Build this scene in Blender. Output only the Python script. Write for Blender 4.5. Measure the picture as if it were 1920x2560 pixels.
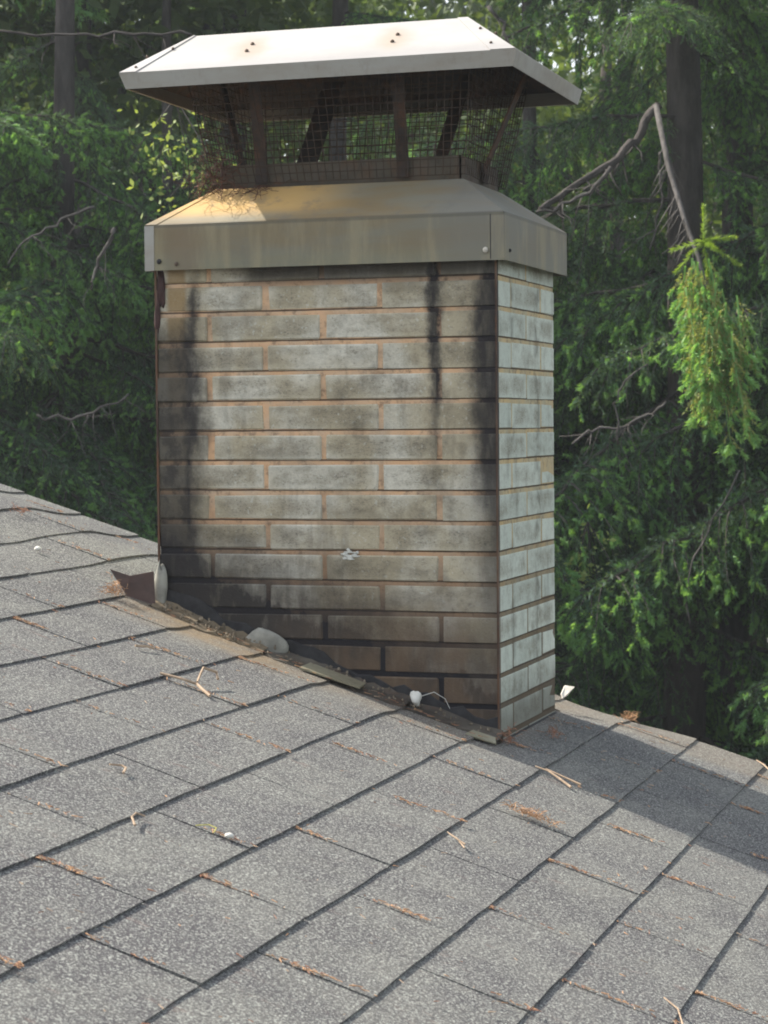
import bpy, math, random
import numpy as np
from mathutils import Vector, Matrix
for o in list(bpy.data.objects): bpy.data.objects.remove(o)
C = bpy.context.scene.collection
SC = bpy.context.scene
rnd = random.Random(7)
S = 0.0508                      # one brick course in metres; chimney and roof are laid out in courses
# ------------------------------------------------------------------ camera
CAM = np.array([18.462, -68.998, -4.731]); PX, PZ, PR = -0.0401, -0.3137, -0.0085; FOC = 5504.96
def cam_axes():
    f = np.array([math.sin(PZ)*math.cos(PX), math.cos(PZ)*math.cos(PX), math.sin(PX)])
    r = np.array([math.cos(PZ), -math.sin(PZ), 0.0]); u = np.cross(r, f)
    return f, r*math.cos(PR)+u*math.sin(PR), -r*math.sin(PR)+u*math.cos(PR)
CF, CR, CU = cam_axes()
cd = bpy.data.cameras.new('camera'); cam = bpy.data.objects.new('camera', cd); C.objects.link(cam)
M = Matrix.Identity(4)
for i in range(3):
    M[i][0] = CR[i]; M[i][1] = CU[i]; M[i][2] = -CF[i]; M[i][3] = CAM[i]*S
cam.matrix_world = M
cd.sensor_fit = 'HORIZONTAL'; cd.sensor_width = 36; cd.lens = 36*FOC/1920
cd.clip_start = 0.05; cd.clip_end = 2000
cd.dof.use_dof = True; cd.dof.focus_distance = 3.55; cd.dof.aperture_fstop = 30
SC.camera = cam
# ------------------------------------------------------------------ light
SUN = Vector((-1.0, 0.187, 0.93)).normalized()      # towards the sun
w = bpy.data.worlds.new('World'); SC.world = w; w.use_nodes = True
nt = w.node_tree; bg = nt.nodes['Background']
sky = nt.nodes.new('ShaderNodeTexSky'); sky.sky_type = 'NISHITA'; sky.sun_disc = False
sky.sun_elevation = math.asin(SUN.z); sky.sun_rotation = math.atan2(SUN.x, SUN.y)
sky.air_density = 1.2; sky.dust_density = 2.0
hs = nt.nodes.new('ShaderNodeHueSaturation'); hs.inputs['Saturation'].default_value = 0.40
nt.links.new(sky.outputs[0], hs.inputs['Color']); nt.links.new(hs.outputs[0], bg.inputs[0]); bg.inputs[1].default_value = 0.145
sd = bpy.data.lights.new('sun', 'SUN'); so = bpy.data.objects.new('sun', sd); C.objects.link(so)
sd.energy = 4.1; sd.angle = math.radians(0.6); sd.color = (1.0, 0.93, 0.82)
so.rotation_euler = SUN.to_track_quat('Z', 'Y').to_euler(); so.location = (-8, 3, 9)
vs = SC.view_settings; vs.view_transform = 'Standard'; vs.look = 'None'; vs.gamma = 1; vs.exposure = 1.1
vs.use_curve_mapping = False
SC.render.engine = 'CYCLES'; SC.cycles.filter_width = 1.9
# ------------------------------------------------------------------ helpers
def tag(o, label=None, cat=None, group=None, kind=None):
    if label: o['label'] = label
    if cat: o['category'] = cat
    if group: o['group'] = group
    if kind: o['kind'] = kind
    return o
def empty(name, loc=(0, 0, 0)):
    o = bpy.data.objects.new(name, None); o.empty_display_size = 0.1; C.objects.link(o); o.location = loc
    return o
def link(name, me, parent=None):
    o = bpy.data.objects.new(name, me); C.objects.link(o)
    if parent is not None:
        o.parent = parent
    return o
class MB:
    """collects polygons, builds one mesh object; sc scales layout units to metres"""
    def __init__(s, sc=S, org=(0, 0, 0)): s.v = []; s.f = []; s.m = []; s.sc = sc; s.org = org
    def poly(s, pts, m=0):
        n = len(s.v); s.v += [tuple(p) for p in pts]; s.f.append(tuple(range(n, n+len(pts)))); s.m.append(m)
    def mesh(s, name, mats, smooth=False):
        me = bpy.data.meshes.new(name)
        a = s.sc; o = s.org
        me.from_pydata([((x-o[0])*a, (y-o[1])*a, (z-o[2])*a) for x, y, z in s.v], [], s.f)
        for mt in (mats if isinstance(mats, (list, tuple)) else [mats]): me.materials.append(mt)
        me.polygons.foreach_set('material_index', s.m)
        if smooth: me.polygons.foreach_set('use_smooth', [True]*len(s.f))
        me.update(); return me
    def build(s, name, mats, parent=None, smooth=False):
        return link(name, s.mesh(name, mats, smooth), parent)
    def box(s, x0, x1, y0, y1, z0, z1, m=0, ch=0.0, jit=0.0):
        if ch <= 0:
            p = [(x0,y0,z0),(x1,y0,z0),(x1,y1,z0),(x0,y1,z0),(x0,y0,z1),(x1,y0,z1),(x1,y1,z1),(x0,y1,z1)]
            n = len(s.v); s.v += p
            for q in ((0,3,2,1),(4,5,6,7),(0,1,5,4),(1,2,6,5),(2,3,7,6),(3,0,4,7)):
                s.f.append(tuple(n+i for i in q)); s.m.append(m)
            return
        # chamfered box: 24 verts
        n = len(s.v); idx = {}
        X = (x0, x1); Y = (y0, y1); Z = (z0, z1)
        for i in (0,1):
            for j in (0,1):
                for k in (0,1):
                    jx, jy, jz = [rnd.uniform(-jit, jit) for _ in range(3)]
                    sx, sy, sz = (1-2*i), (1-2*j), (1-2*k)
                    for ax in range(3):
                        q = [X[i]+jx, Y[j]+jy, Z[k]+jz]
                        for b, sg in ((0, sx), (1, sy), (2, sz)):
                            if b != ax: q[b] += sg*ch
                        idx[(i,j,k,ax)] = len(s.v); s.v.append(tuple(q))
        def F(*ks): s.f.append(tuple(idx[k] for k in ks)); s.m.append(m)
        for ax in range(3):
            for e in (0,1):
                a, b = [q for q in range(3) if q != ax]
                def K(u, v):
                    t = [0,0,0]; t[ax] = e; t[a] = u; t[b] = v; return (*t, ax)
                q = [K(0,0), K(1,0), K(1,1), K(0,1)]
                if (e == 0) != (ax == 1): q.reverse()
                F(*q)
        for ax in range(3):      # edges along ax
            a, b = [q for q in range(3) if q != ax]
            for u in (0,1):
                for v in (0,1):
                    def K(e, face):
                        t = [0,0,0]; t[ax] = e; t[a] = u; t[b] = v; return (*t, face)
                    F(K(0,a), K(1,a), K(1,b), K(0,b))
        for i in (0,1):
            for j in (0,1):
                for k in (0,1): F((i,j,k,0), (i,j,k,1), (i,j,k,2))
    def tube(s, pts, r0, r1=None, n=5, m=0, cap=True):
        r1 = r0 if r1 is None else r1
        pts = [Vector(p) for p in pts]; L = len(pts); rings = []
        up = Vector((0.13, 0.31, 0.94))
        for i, p in enumerate(pts):
            d = (pts[min(i+1, L-1)]-pts[max(i-1, 0)])
            if d.length < 1e-9: d = Vector((0, 0, 1))
            d.normalize(); a = d.cross(up)
            if a.length < 1e-3: a = d.cross(Vector((1, 0, 0)))
            a.normalize(); b = d.cross(a); r = r0+(r1-r0)*i/(L-1)
            base = len(s.v)
            for k in range(n):
                t = 2*math.pi*k/n; q = p+a*(r*math.cos(t))+b*(r*math.sin(t)); s.v.append(tuple(q))
            rings.append(base)
        for i in range(L-1):
            A, B = rings[i], rings[i+1]
            for k in range(n):
                s.f.append((A+k, A+(k+1) % n, B+(k+1) % n, B+k)); s.m.append(m)
        if cap:
            s.f.append(tuple(rings[0]+k for k in reversed(range(n)))); s.m.append(m)
            s.f.append(tuple(rings[-1]+k for k in range(n))); s.m.append(m)
    def plate(s, pts, th, m=0):
        """flat polygon with thickness th along its normal"""
        P = [Vector(p) for p in pts]; nrm = (P[1]-P[0]).cross(P[2]-P[0]).normalized()
        Q = [p-nrm*th for p in P]; n = len(P); b = len(s.v)
        s.v += [tuple(p) for p in P]+[tuple(q) for q in Q]
        s.f.append(tuple(range(b, b+n))); s.m.append(m)
        s.f.append(tuple(reversed(range(b+n, b+2*n)))); s.m.append(m)
        for i in range(n):
            j = (i+1) % n; s.f.append((b+j, b+i, b+n+i, b+n+j)); s.m.append(m)
    def blob(s, c, r, seed=0, m=0, nu=14, nv=9, rough=0.2):
        R = random.Random(seed); n0 = len(s.v)
        ph = [(R.uniform(0, 6), R.uniform(0, 6), R.uniform(1, 3.5), R.uniform(1, 3.5)) for _ in range(5)]
        for i in range(nv+1):
            t = math.pi*i/nv
            for k in range(nu):
                a = 2*math.pi*k/nu
                g = 1+sum(rough*0.4*math.sin(a*round(e)+c1)*math.sin(t*f+d1) for c1, d1, e, f in ph)
                s.v.append((c[0]+r[0]*g*math.sin(t)*math.cos(a), c[1]+r[1]*g*math.sin(t)*math.sin(a), c[2]+r[2]*g*math.cos(t)))
        for i in range(nv):
            for k in range(nu):
                k2 = (k+1) % nu
                s.f.append((n0+i*nu+k, n0+(i+1)*nu+k, n0+(i+1)*nu+k2, n0+i*nu+k2)); s.m.append(m)
def sm(a, b, x):
    t = min(1, max(0, (x-a)/(b-a))); return t*t*(3-2*t)
# ------------------------------------------------------------------ materials
class NT:
    def __init__(s, name):
        s.mat = bpy.data.materials.new(name); s.mat.use_nodes = True; s.t = s.mat.node_tree
        s.b = s.t.nodes['Principled BSDF']; s.g = s.t.nodes.new('ShaderNodeNewGeometry')
        sc = s.t.nodes.new('ShaderNodeVectorMath'); sc.operation = 'SCALE'; sc.inputs[3].default_value = 1/S
        s.l(s.g.outputs['Position'], sc.inputs[0]); s.P = sc.outputs[0]
        sp = s.t.nodes.new('ShaderNodeSeparateXYZ'); s.l(s.P, sp.inputs[0]); s.x, s.y, s.z = sp.outputs
    def l(s, a, b): s.t.links.new(a, b)
    def put(s, v, sock):
        if hasattr(v, 'is_output'): s.l(v, sock)
        else: sock.default_value = v
    def m(s, op, a, b=0.0, c=0.0):
        n = s.t.nodes.new('ShaderNodeMath'); n.operation = op
        s.put(a, n.inputs[0]); s.put(b, n.inputs[1]); s.put(c, n.inputs[2]); return n.outputs[0]
    def ss(s, v, a, b, lo=0.0, hi=1.0):
        n = s.t.nodes.new('ShaderNodeMapRange'); n.interpolation_type = 'SMOOTHSTEP'
        s.put(v, n.inputs[0])
        if a > b: a, b, lo, hi = b, a, hi, lo
        n.inputs[1].default_value = a; n.inputs[2].default_value = b; n.inputs[3].default_value = lo; n.inputs[4].default_value = hi
        return n.outputs[0]
    def noise(s, scale, detail=4, rough=0.55, vec=None, stretch=None, col=False, off=0.0):
        n = s.t.nodes.new('ShaderNodeTexNoise'); n.inputs['Scale'].default_value = scale
        n.inputs['Detail'].default_value = detail; n.inputs['Roughness'].default_value = rough
        v = vec or s.P
        if stretch:
            k = s.t.nodes.new('ShaderNodeVectorMath'); k.operation = 'MULTIPLY_ADD'; s.l(v, k.inputs[0])
            k.inputs[1].default_value = stretch; k.inputs[2].default_value = (off, off*1.7, off*.6); v = k.outputs[0]
        s.l(v, n.inputs['Vector']); return n.outputs[1 if col else 0]
    def mix(s, f, a, b, mode='MIX'):
        n = s.t.nodes.new('ShaderNodeMix'); n.data_type = 'RGBA'; n.blend_type = mode
        s.put(f, n.inputs[0])
        for v, i in ((a, 6), (b, 7)):
            if hasattr(v, 'is_output'): s.l(v, n.inputs[i])
            else: n.inputs[i].default_value = (*v, 1)
        return n.outputs[2]
    def bump(s, h, strength=0.5, dist=0.002, prev=None):
        n = s.t.nodes.new('ShaderNodeBump'); n.inputs['Strength'].default_value = strength
        n.inputs['Distance'].default_value = dist; s.l(h, n.inputs['Height'])
        if prev: s.l(prev, n.inputs['Normal'])
        s.l(n.outputs[0], s.b.inputs['Normal']); return n.outputs[0]
    def rand(s):
        n = s.t.nodes.new('ShaderNodeObjectInfo'); return n.outputs['Random']
    def col(s, c):
        if hasattr(c, 'is_output'): s.l(c, s.b.inputs['Base Color'])
        else: s.b.inputs['Base Color'].default_value = (*c, 1)
    def done(s, rough=0.8, metal=0.0, spec=0.3):
        s.put(rough, s.b.inputs['Roughness']); s.b.inputs['Metallic'].default_value = metal
        s.b.inputs['Specular IOR Level'].default_value = spec; return s.mat
def band(n, v, a, b, w):      # 1 between a and b with soft edges w
    return n.m('MULTIPLY', n.ss(v, a-w, a+w), n.ss(v, b-w, b+w, 1, 0))
ROOF_M, ROOF_Z = -0.341, -15.002
def stains(n):
    """soot and rust that sits on the chimney: (dark, rust) masks from where the water ran"""
    wob = n.m('MULTIPLY', n.m('SUBTRACT', n.noise(0.5, 3, stretch=(1, 1, 0.6)), 0.5), 1.1)
    wob = n.m('ADD', wob, n.m('MULTIPLY', n.m('SUBTRACT', n.noise(2.2, 5, 0.7, off=81, stretch=(1, 1, 0.7)), 0.5), 0.8))
    x = n.m('ADD', n.x, wob)
    front = n.ss(n.y, 0.35, 0.45, 1, 0)
    d = n.m('SUBTRACT', n.z, n.m('MULTIPLY_ADD', n.x, ROOF_M, ROOF_Z))
    d2 = n.m('ADD', d, n.m('MULTIPLY', wob, 1.6))
    A = n.m('MULTIPLY', band(n, x, -12.8, -10.45, 0.6), n.ss(n.z, -0.6, -2.6))
    A = n.m('MULTIPLY', A, n.ss(n.z, -11, -14, 0.85, 1.0))
    A2 = n.m('MULTIPLY', band(n, x, -11.0, -10.6, 0.25), n.ss(n.z, 0.5, -0.5, 0.2, 1.0))
    B = n.m('MULTIPLY', band(n, x, -2.35, -1.95, 0.24), n.ss(n.z, -2.6, -7.5, 1.0, 0.0))
    Cc = n.m('MULTIPLY', band(n, x, -0.65, 0.6, 0.34), n.ss(n.z, -4.5, -12.0, 1.0, 0.35))
    D = n.m('MAXIMUM', n.m('MAXIMUM', n.ss(d2, 1.2, 2.3, 1.0, 0.0), n.ss(d2, 1.0, 5.0, 0.72, 0.0)), n.m('MULTIPLY', n.ss(n.x, -9.5, -10.5), n.ss(d2, 1.8, 3.2, 1.0, 0.0)))
    E_ = n.m('MULTIPLY', n.ss(n.noise(0.9, 4, 0.65, stretch=(1.6, 1, 0.22), off=7.7), 0.50, 0.70), 0.45)
    G_ = n.m('MULTIPLY', n.ss(n.noise(0.55, 3, 0.6, stretch=(0.6, 1, 1.6), off=17), 0.50, 0.66), 0.38)
    T = n.m('MULTIPLY', n.ss(n.z, -0.35, 0.35), n.ss(n.x, -9.5, -8.2))
    mot = n.m('MULTIPLY', n.ss(n.noise(0.6, 7, 0.7, stretch=(1, 1, 1.2), off=3.1), 0.46, 0.72), band(n, x, -6.0, -0.2, 0.8))
    mot = n.m('MULTIPLY', mot, 0.6)
    soft = n.m('MULTIPLY', n.m('POWER', A, 0.7), n.ss(n.noise(0.9, 5, 0.65, off=41, stretch=(1, 1, .5)), 0.3, 0.65, 0.93, 0.99))
    for q, k in ((mot, 1.0), (E_, 0.7), (G_, 0.8), (T, 0.8), (n.ss(n.x, -1.9, -0.3, 0, .45), 1.0)): soft = n.m('MAXIMUM', soft, n.m('MULTIPLY', q, k))
    dark = n.m('MULTIPLY', A2, 0.72)
    spot = n.ss(n.noise(1.3, 6, 0.7, off=91, stretch=(0.8, 1, 0.6)), 0.42, 0.62)
    dark = n.m('MAXIMUM', dark, n.m('MULTIPLY', n.m('MULTIPLY', A, n.ss(spot, 0, 1, 0.35, 1.0)), 0.68))
    for q, k in ((B, 0.85), (Cc, 0.78), (D, 0.96), (T, 0.45)):
        dark = n.m('MAXIMUM', dark, n.m('MULTIPLY', q, k))
    dark = n.m('MULTIPLY', dark, front); soft = n.m('MULTIPLY', soft, front)
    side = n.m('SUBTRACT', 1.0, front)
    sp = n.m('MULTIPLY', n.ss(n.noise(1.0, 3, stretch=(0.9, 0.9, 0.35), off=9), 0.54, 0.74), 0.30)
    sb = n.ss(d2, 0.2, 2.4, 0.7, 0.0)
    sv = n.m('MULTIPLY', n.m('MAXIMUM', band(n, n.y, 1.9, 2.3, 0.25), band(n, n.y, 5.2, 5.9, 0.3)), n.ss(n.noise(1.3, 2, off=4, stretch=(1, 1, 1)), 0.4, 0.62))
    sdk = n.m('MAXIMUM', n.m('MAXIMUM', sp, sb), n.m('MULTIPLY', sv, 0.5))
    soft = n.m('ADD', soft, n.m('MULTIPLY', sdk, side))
    rust = n.m('MULTIPLY', n.m('MULTIPLY', band(n, n.x, -11.62, -10.95, 0.1), n.ss(n.z, -1.5, -7.5, 1.0, 0.0)), front)
    brn = n.m('MULTIPLY', n.m('MULTIPLY', n.ss(n.z, -9.3, -13, 0.0, 1.0), n.ss(n.x, -9, -6)), front)
    return dark, soft, rust, brn, front
def brick_mat():
    n = NT('brick_face'); dark, soft, rust, brn, front = stains(n)
    r = n.rand()
    c = n.mix(r, (0.57, 0.54, 0.445), (0.68, 0.65, 0.55))
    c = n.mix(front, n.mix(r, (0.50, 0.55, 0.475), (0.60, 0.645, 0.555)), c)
    warm = n.m('MULTIPLY', n.m('MULTIPLY', n.ss(n.noise(0.35, 3), 0.40, 0.60), front), 0.7)
    c = n.mix(warm, c, (0.40, 0.33, 0.20))
    tc = n.t.nodes.new('ShaderNodeTexCoord'); sg = n.t.nodes.new('ShaderNodeSeparateXYZ'); n.l(tc.outputs['Generated'], sg.inputs[0])
    cen = n.m('MULTIPLY', n.ss(n.m('ABSOLUTE', n.m('SUBTRACT', sg.outputs[0], 0.5)), 0.5, 0.36), n.ss(n.m('ABSOLUTE', n.m('SUBTRACT', sg.outputs[2], 0.5)), 0.5, 0.18))
    bl = n.m('MULTIPLY', cen, n.ss(n.noise(0.8, 5, 0.7, off=51, stretch=(0.7, 0.7, 1.2)), 0.36, 0.62))
    c = n.mix(n.m('MULTIPLY', bl, 0.46), c, (0.22, 0.185, 0.125))
    c = n.mix(n.m('MULTIPLY', n.ss(n.noise(1.6, 6, 0.7), 0.45, 0.75), 0.5), c, (0.20, 0.18, 0.13))
    c = n.mix(n.m('MULTIPLY', n.ss(n.noise(11, 4, 0.8, off=61, stretch=(1, 1, 1.6)), 0.50, 0.64), n.m('MULTIPLY_ADD', bl, 0.5, 0.12)), c, (0.10, 0.09, 0.07))
    c = n.mix(n.m('MULTIPLY', n.ss(n.noise(9, 3, 0.7), 0.58, 0.72), 0.45), c, (0.12, 0.11, 0.09))
    c = n.mix(n.m('MULTIPLY', n.ss(n.noise(7, 2, 0.6, stretch=(1, 1, 1), off=5), 0.60, 0.72), 0.4), c, (0.62, 0.63, 0.56))
    
    c = n.mix(n.m('MULTIPLY', rust, 0.8), c, (0.30, 0.20, 0.09))
    nz = n.ss(n.noise(1.4, 5, 0.6, stretch=(2.2, 2.2, 0.6), off=2), 0.25, 0.6, 0.80, 1.08)
    c = n.mix(n.m('MINIMUM', soft, 0.95), c, (0.078, 0.067, 0.050))
    c = n.mix(n.m('MINIMUM', n.m('MULTIPLY', n.m('SUBTRACT', 1.0, n.m('POWER', n.m('SUBTRACT', 1.0, n.m('MINIMUM', dark, 1.0)), 1.5)), nz), 0.97), c, (0.030, 0.027, 0.027))
    c = n.mix(n.m('MULTIPLY', brn, n.ss(n.noise(0.7, 4, stretch=(1, 1, 0.5), off=20), 0.35, 0.6, 0.25, 0.8)), c, (0.145, 0.098, 0.062))
    n.col(c)
    b = n.bump(n.noise(2.2, 6, 0.65), 0.7, 0.0030)
    n.bump(n.noise(12, 4, 0.75), 0.8, 0.0014, b)
    return n.done(0.85, spec=0.25)
def mortar_mat():
    n = NT('mortar_tan'); dark, soft, rust, brn, front = stains(n)
    c = n.mix(n.ss(n.noise(0.8, 4), 0.3, 0.7), (0.68, 0.42, 0.24), (0.56, 0.41, 0.28))
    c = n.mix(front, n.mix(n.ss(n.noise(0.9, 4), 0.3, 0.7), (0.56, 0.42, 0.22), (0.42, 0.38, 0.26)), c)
    low = n.m('MULTIPLY', n.ss(n.z, -6.5, -13), 0.8)
    c = n.mix(low, c, (0.07, 0.055, 0.045))
    c = n.mix(n.m('MULTIPLY', n.ss(n.noise(3.5, 5, 0.7), 0.5, 0.7), 0.6), c, (0.14, 0.10, 0.07))
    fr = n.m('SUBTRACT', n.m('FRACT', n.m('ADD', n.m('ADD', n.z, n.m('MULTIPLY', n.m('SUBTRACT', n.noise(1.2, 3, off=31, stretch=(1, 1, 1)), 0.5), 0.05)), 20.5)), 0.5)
    c = n.mix(n.m('MULTIPLY', band(n, fr, 0.045, 0.105, 0.012), 0.9), c, (0.05, 0.035, 0.025))  # shadow under each brick's lower edge, painted into the bed joint
    c = n.mix(n.m('MINIMUM', n.m('MULTIPLY', soft, n.m('MULTIPLY_ADD', front, -0.25, 1.1)), 0.9), c, (0.085, 0.065, 0.045))
    c = n.mix(n.m('MINIMUM', n.m('MULTIPLY', dark, 1.35), 0.97), c, (0.018, 0.018, 0.022))
    n.col(c)
    b = n.bump(n.noise(1.6, 5, 0.7), 0.8, 0.004); n.bump(n.noise(9, 3, 0.7), 0.6, 0.0012, b)
    return n.done(0.92, spec=0.2)
def metal_mat(name, base, dirt, dirt_amt=0.5, rough=0.5, metal=0.0, st=(0.5, 0.5, 1.4), rust=0.0, sc=0.5, spec=0.4):
    n = NT(name)
    c = n.mix(n.m('MULTIPLY', n.ss(n.noise(sc, 5, 0.65, stretch=st), 0.38, 0.68), dirt_amt), base, dirt)
    c = n.mix(n.m('MULTIPLY', n.ss(n.noise(4, 4, 0.7, stretch=(1, 1, 0.5)), 0.5, 0.75), 0.35*dirt_amt+0.08), c, tuple(q*0.6 for q in dirt))
    if rust: c = n.mix(n.m('MULTIPLY', n.ss(n.noise(1.1, 5, 0.7, stretch=(1, 1, 0.6), off=6), 0.46, 0.66), rust), c, (0.16, 0.062, 0.022))
    n.col(c)
    b = n.bump(n.noise(0.25, 2, 0.4), 0.35, 0.012); n.bump(n.noise(12, 3, 0.7), 0.25, 0.0005, b)
    return n.done(n.ss(n.noise(2, 4), 0.3, 0.7, rough-0.08, rough+0.15), metal, spec)
def lid_mat():
    n = NT('lid_metal')
    c = n.mix(n.m('MULTIPLY', n.ss(n.noise(0.5, 5, 0.65, stretch=(0.4, 1, 1.6)), 0.42, 0.66), 0.35), (0.45, 0.44, 0.42), (0.33, 0.30, 0.26))
    lo = n.m('MULTIPLY', n.ss(n.m('ADD', n.z, n.m('MULTIPLY', n.noise(1.2, 5, 0.7), 0.5)), 7.85, 7.45), 0.75)
    c = n.mix(lo, c, (0.36, 0.34, 0.33))
    for rx in (-8.52, -3.5):   # rust halo round the rivets
        dx = n.m('SUBTRACT', n.x, rx); dz = n.m('SUBTRACT', n.z, 7.85)
        dd = n.m('SQRT', n.m('ADD', n.m('MULTIPLY', dx, dx), n.m('MULTIPLY', n.m('MULTIPLY', dz, dz), 2.2)))
        dd = n.m('ADD', dd, n.m('MULTIPLY', n.noise(1.5, 3), 0.6))
        c = n.mix(n.m('MULTIPLY', n.ss(dd, 0.5, 1.25, 0.75, 0.0), 0.55), c, (0.40, 0.24, 0.12))
    n.col(c)
    b = n.bump(n.noise(0.3, 2, 0.4), 0.35, 0.012); n.bump(n.noise(10, 4, 0.7), 0.3, 0.0006, b)
    return n.done(0.5, 0.0, 0.4)
def crown_mat():
    n = NT('crown_metal')
    c = n.mix(n.m('MULTIPLY', n.ss(n.noise(0.4, 5, 0.6, stretch=(0.35, 1, 1.8)), 0.38, 0.62), 0.8), (0.225, 0.215, 0.165), (0.24, 0.165, 0.075))
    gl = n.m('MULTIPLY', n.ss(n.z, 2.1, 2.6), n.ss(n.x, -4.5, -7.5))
    c = n.mix(n.m('MULTIPLY', gl, 0.85), c, (0.60, 0.38, 0.14))  # warm tint paints the sunlit patch into the slope colour
    c = n.mix(n.m('MULTIPLY', n.ss(n.z, 1.2, 0.7), 0.35), c, (0.26, 0.27, 0.17))
    c = n.mix(n.m('MULTIPLY', n.ss(n.noise(1.0, 5, 0.7, stretch=(1, 1, 0.8), off=8), 0.5, 0.7), 0.45), c, (0.16, 0.15, 0.13))
    c = n.mix(n.m('MULTIPLY', n.ss(n.x, -3.5, -0.5), 0.6), c, (0.19, 0.185, 0.17))
    c = n.mix(n.m('MULTIPLY', band(n, n.x, -11.4, -10.2, 0.4), n.m('MULTIPLY', n.ss(n.z, 2.2, 1.8), 0.5)), c, (0.22, 0.14, 0.075))
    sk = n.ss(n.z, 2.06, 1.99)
    c = n.mix(n.m('MULTIPLY', sk, 0.45), c, (0.125, 0.115, 0.078))  # upright skirt painted darker than the sky-facing slope, same metal
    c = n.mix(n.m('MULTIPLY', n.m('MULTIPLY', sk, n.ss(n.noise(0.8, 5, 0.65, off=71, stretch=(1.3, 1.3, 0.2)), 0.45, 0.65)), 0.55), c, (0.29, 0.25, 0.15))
    c = n.mix(n.m('MULTIPLY', band(n, n.z, 1.93, 2.07, 0.02), 0.5), c, (0.08, 0.075, 0.06))  # shade line of the fold, painted into the colour
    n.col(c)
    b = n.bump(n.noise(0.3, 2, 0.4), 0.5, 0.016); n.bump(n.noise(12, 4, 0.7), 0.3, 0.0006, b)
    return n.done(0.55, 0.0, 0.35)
def shingle_mat():
    n = NT('shingle_granules'); r = n.rand()
    g1 = n.noise(17.0, 2, 0.8); g2 = n.noise(9, 3, 0.8, off=4, stretch=(1, 1, 1))
    c = n.mix(n.ss(n.noise(0.30, 5, 0.65), 0.38, 0.62), (0.074, 0.070, 0.074), (0.132, 0.129, 0.120))
    c = n.mix(n.m('MULTIPLY', r, 0.4), c, (0.088, 0.083, 0.090))
    c = n.mix(n.ss(g1, 0.48, 0.66), c, (0.35, 0.36, 0.325))
    c = n.mix(n.ss(g2, 0.50, 0.38, 0, 0.75), c, (0.070, 0.068, 0.070))
    c = n.mix(n.ss(n.noise(17, 2, 0.8, off=7, stretch=(1, 1, 1)), 0.62, 0.70, 0, 0.8), c, (0.46, 0.47, 0.43))
    # tan wash of silt along the chimney foot and at the top of the slope
    ny = n.m('MULTIPLY', band(n, n.x, -12.5, 0.2, 1.2), n.ss(n.y, -4.2, -0.6))
    ny = n.m('MULTIPLY', ny, n.ss(n.x, -5.5, -8.5, 0.35, 1.0))
    c = n.mix(n.m('MULTIPLY', ny, n.ss(n.noise(0.8, 4), 0.3, 0.6, 0.3, 0.8)), c, (0.26, 0.19, 0.11))
    nb = n.m('MULTIPLY', n.ss(n.y, 7.6, 8.8), n.ss(n.x, -3, 0))
    c = n.mix(n.m('MULTIPLY', nb, 0.2), c, (0.26, 0.20, 0.125))
    c = n.mix(n.m('MULTIPLY', n.ss(n.noise(1.1, 5, 0.7, off=12, stretch=(0.6, 1.4, 1)), 0.60, 0.72), 0.4), c, (0.17, 0.11, 0.095))
    n.col(c)
    b = n.bump(n.noise(1.0, 3, 0.5), 0.35, 0.004)
    b = n.bump(n.noise(4.5, 3, 0.7), 0.85, 0.0020, b); n.bump(n.noise(11, 2, 0.7), 0.7, 0.0010, b)
    return n.done(0.95, spec=0.15)
def simple(name, col, rough=0.8, var=0.3, sc=2.0, metal=0.0, bs=0.4, spec=0.3):
    n = NT(name); c = n.mix(n.ss(n.noise(sc, 5, 0.65), 0.3, 0.7), tuple(q*(1-var) for q in col), tuple(min(1, q*(1+var)) for q in col))
    n.col(c); n.bump(n.noise(sc*3, 4, 0.7), bs, 0.0015); return n.done(rough, metal, spec)
def leaf_mat(name, c1, c2, trans=0.35, sc=0.35):
    n = NT(name); r = n.rand()
    k = n.ss(n.noise(sc, 4, 0.7), 0.3, 0.7)
    c = n.mix(k, c1, c2); c = n.mix(n.m('MULTIPLY', r, 0.35), c, tuple(q*0.6 for q in c1))
    n.col(c); n.done(0.6, spec=0.25)
    t = n.t.nodes.new('ShaderNodeBsdfTranslucent'); mx = n.t.nodes.new('ShaderNodeMixShader')
    yc = n.mix(1.0, c, (1.3, 1.25, 0.5), 'MULTIPLY'); n.l(yc, t.inputs[0])
    mx.inputs[0].default_value = trans; out = n.t.nodes['Material Output']
    n.l(n.b.outputs[0], mx.inputs[1]); n.l(t.outputs[0], mx.inputs[2]); n.l(mx.outputs[0], out.inputs[0])
    return n.mat
def bark_mat(name, c1, c2):
    n = NT(name); c = n.mix(n.ss(n.noise(0.9, 6, 0.7, stretch=(1, 1, 0.25)), 0.35, 0.65), c1, c2)
    n.col(c); n.bump(n.noise(0.9, 6, 0.7, stretch=(1, 1, 0.25)), 0.9, 0.02); return n.done(0.9, spec=0.15)
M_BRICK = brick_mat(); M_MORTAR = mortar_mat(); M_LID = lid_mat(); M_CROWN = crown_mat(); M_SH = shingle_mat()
M_LIP = metal_mat('lip_metal', (0.33, 0.32, 0.29), (0.24, 0.20, 0.15), 0.5)
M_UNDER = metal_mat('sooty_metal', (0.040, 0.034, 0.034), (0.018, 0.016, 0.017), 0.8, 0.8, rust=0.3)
M_STRUT = metal_mat('rusty_strut', (0.05, 0.038, 0.032), (0.028, 0.022, 0.02), 0.8, 0.8, rust=0.45)
M_COLLAR = metal_mat('rusty_collar', (0.095, 0.08, 0.058), (0.045, 0.038, 0.03), 0.9, 0.7, rust=0.25)
M_WIRE = simple('rusty_wire', (0.055, 0.035, 0.025), 0.8)
M_RIVET = simple('rivet_rust', (0.10, 0.07, 0.05), 0.7)
M_RIVL = simple('rivet_pale', (0.45, 0.42, 0.36), 0.5)
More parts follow.
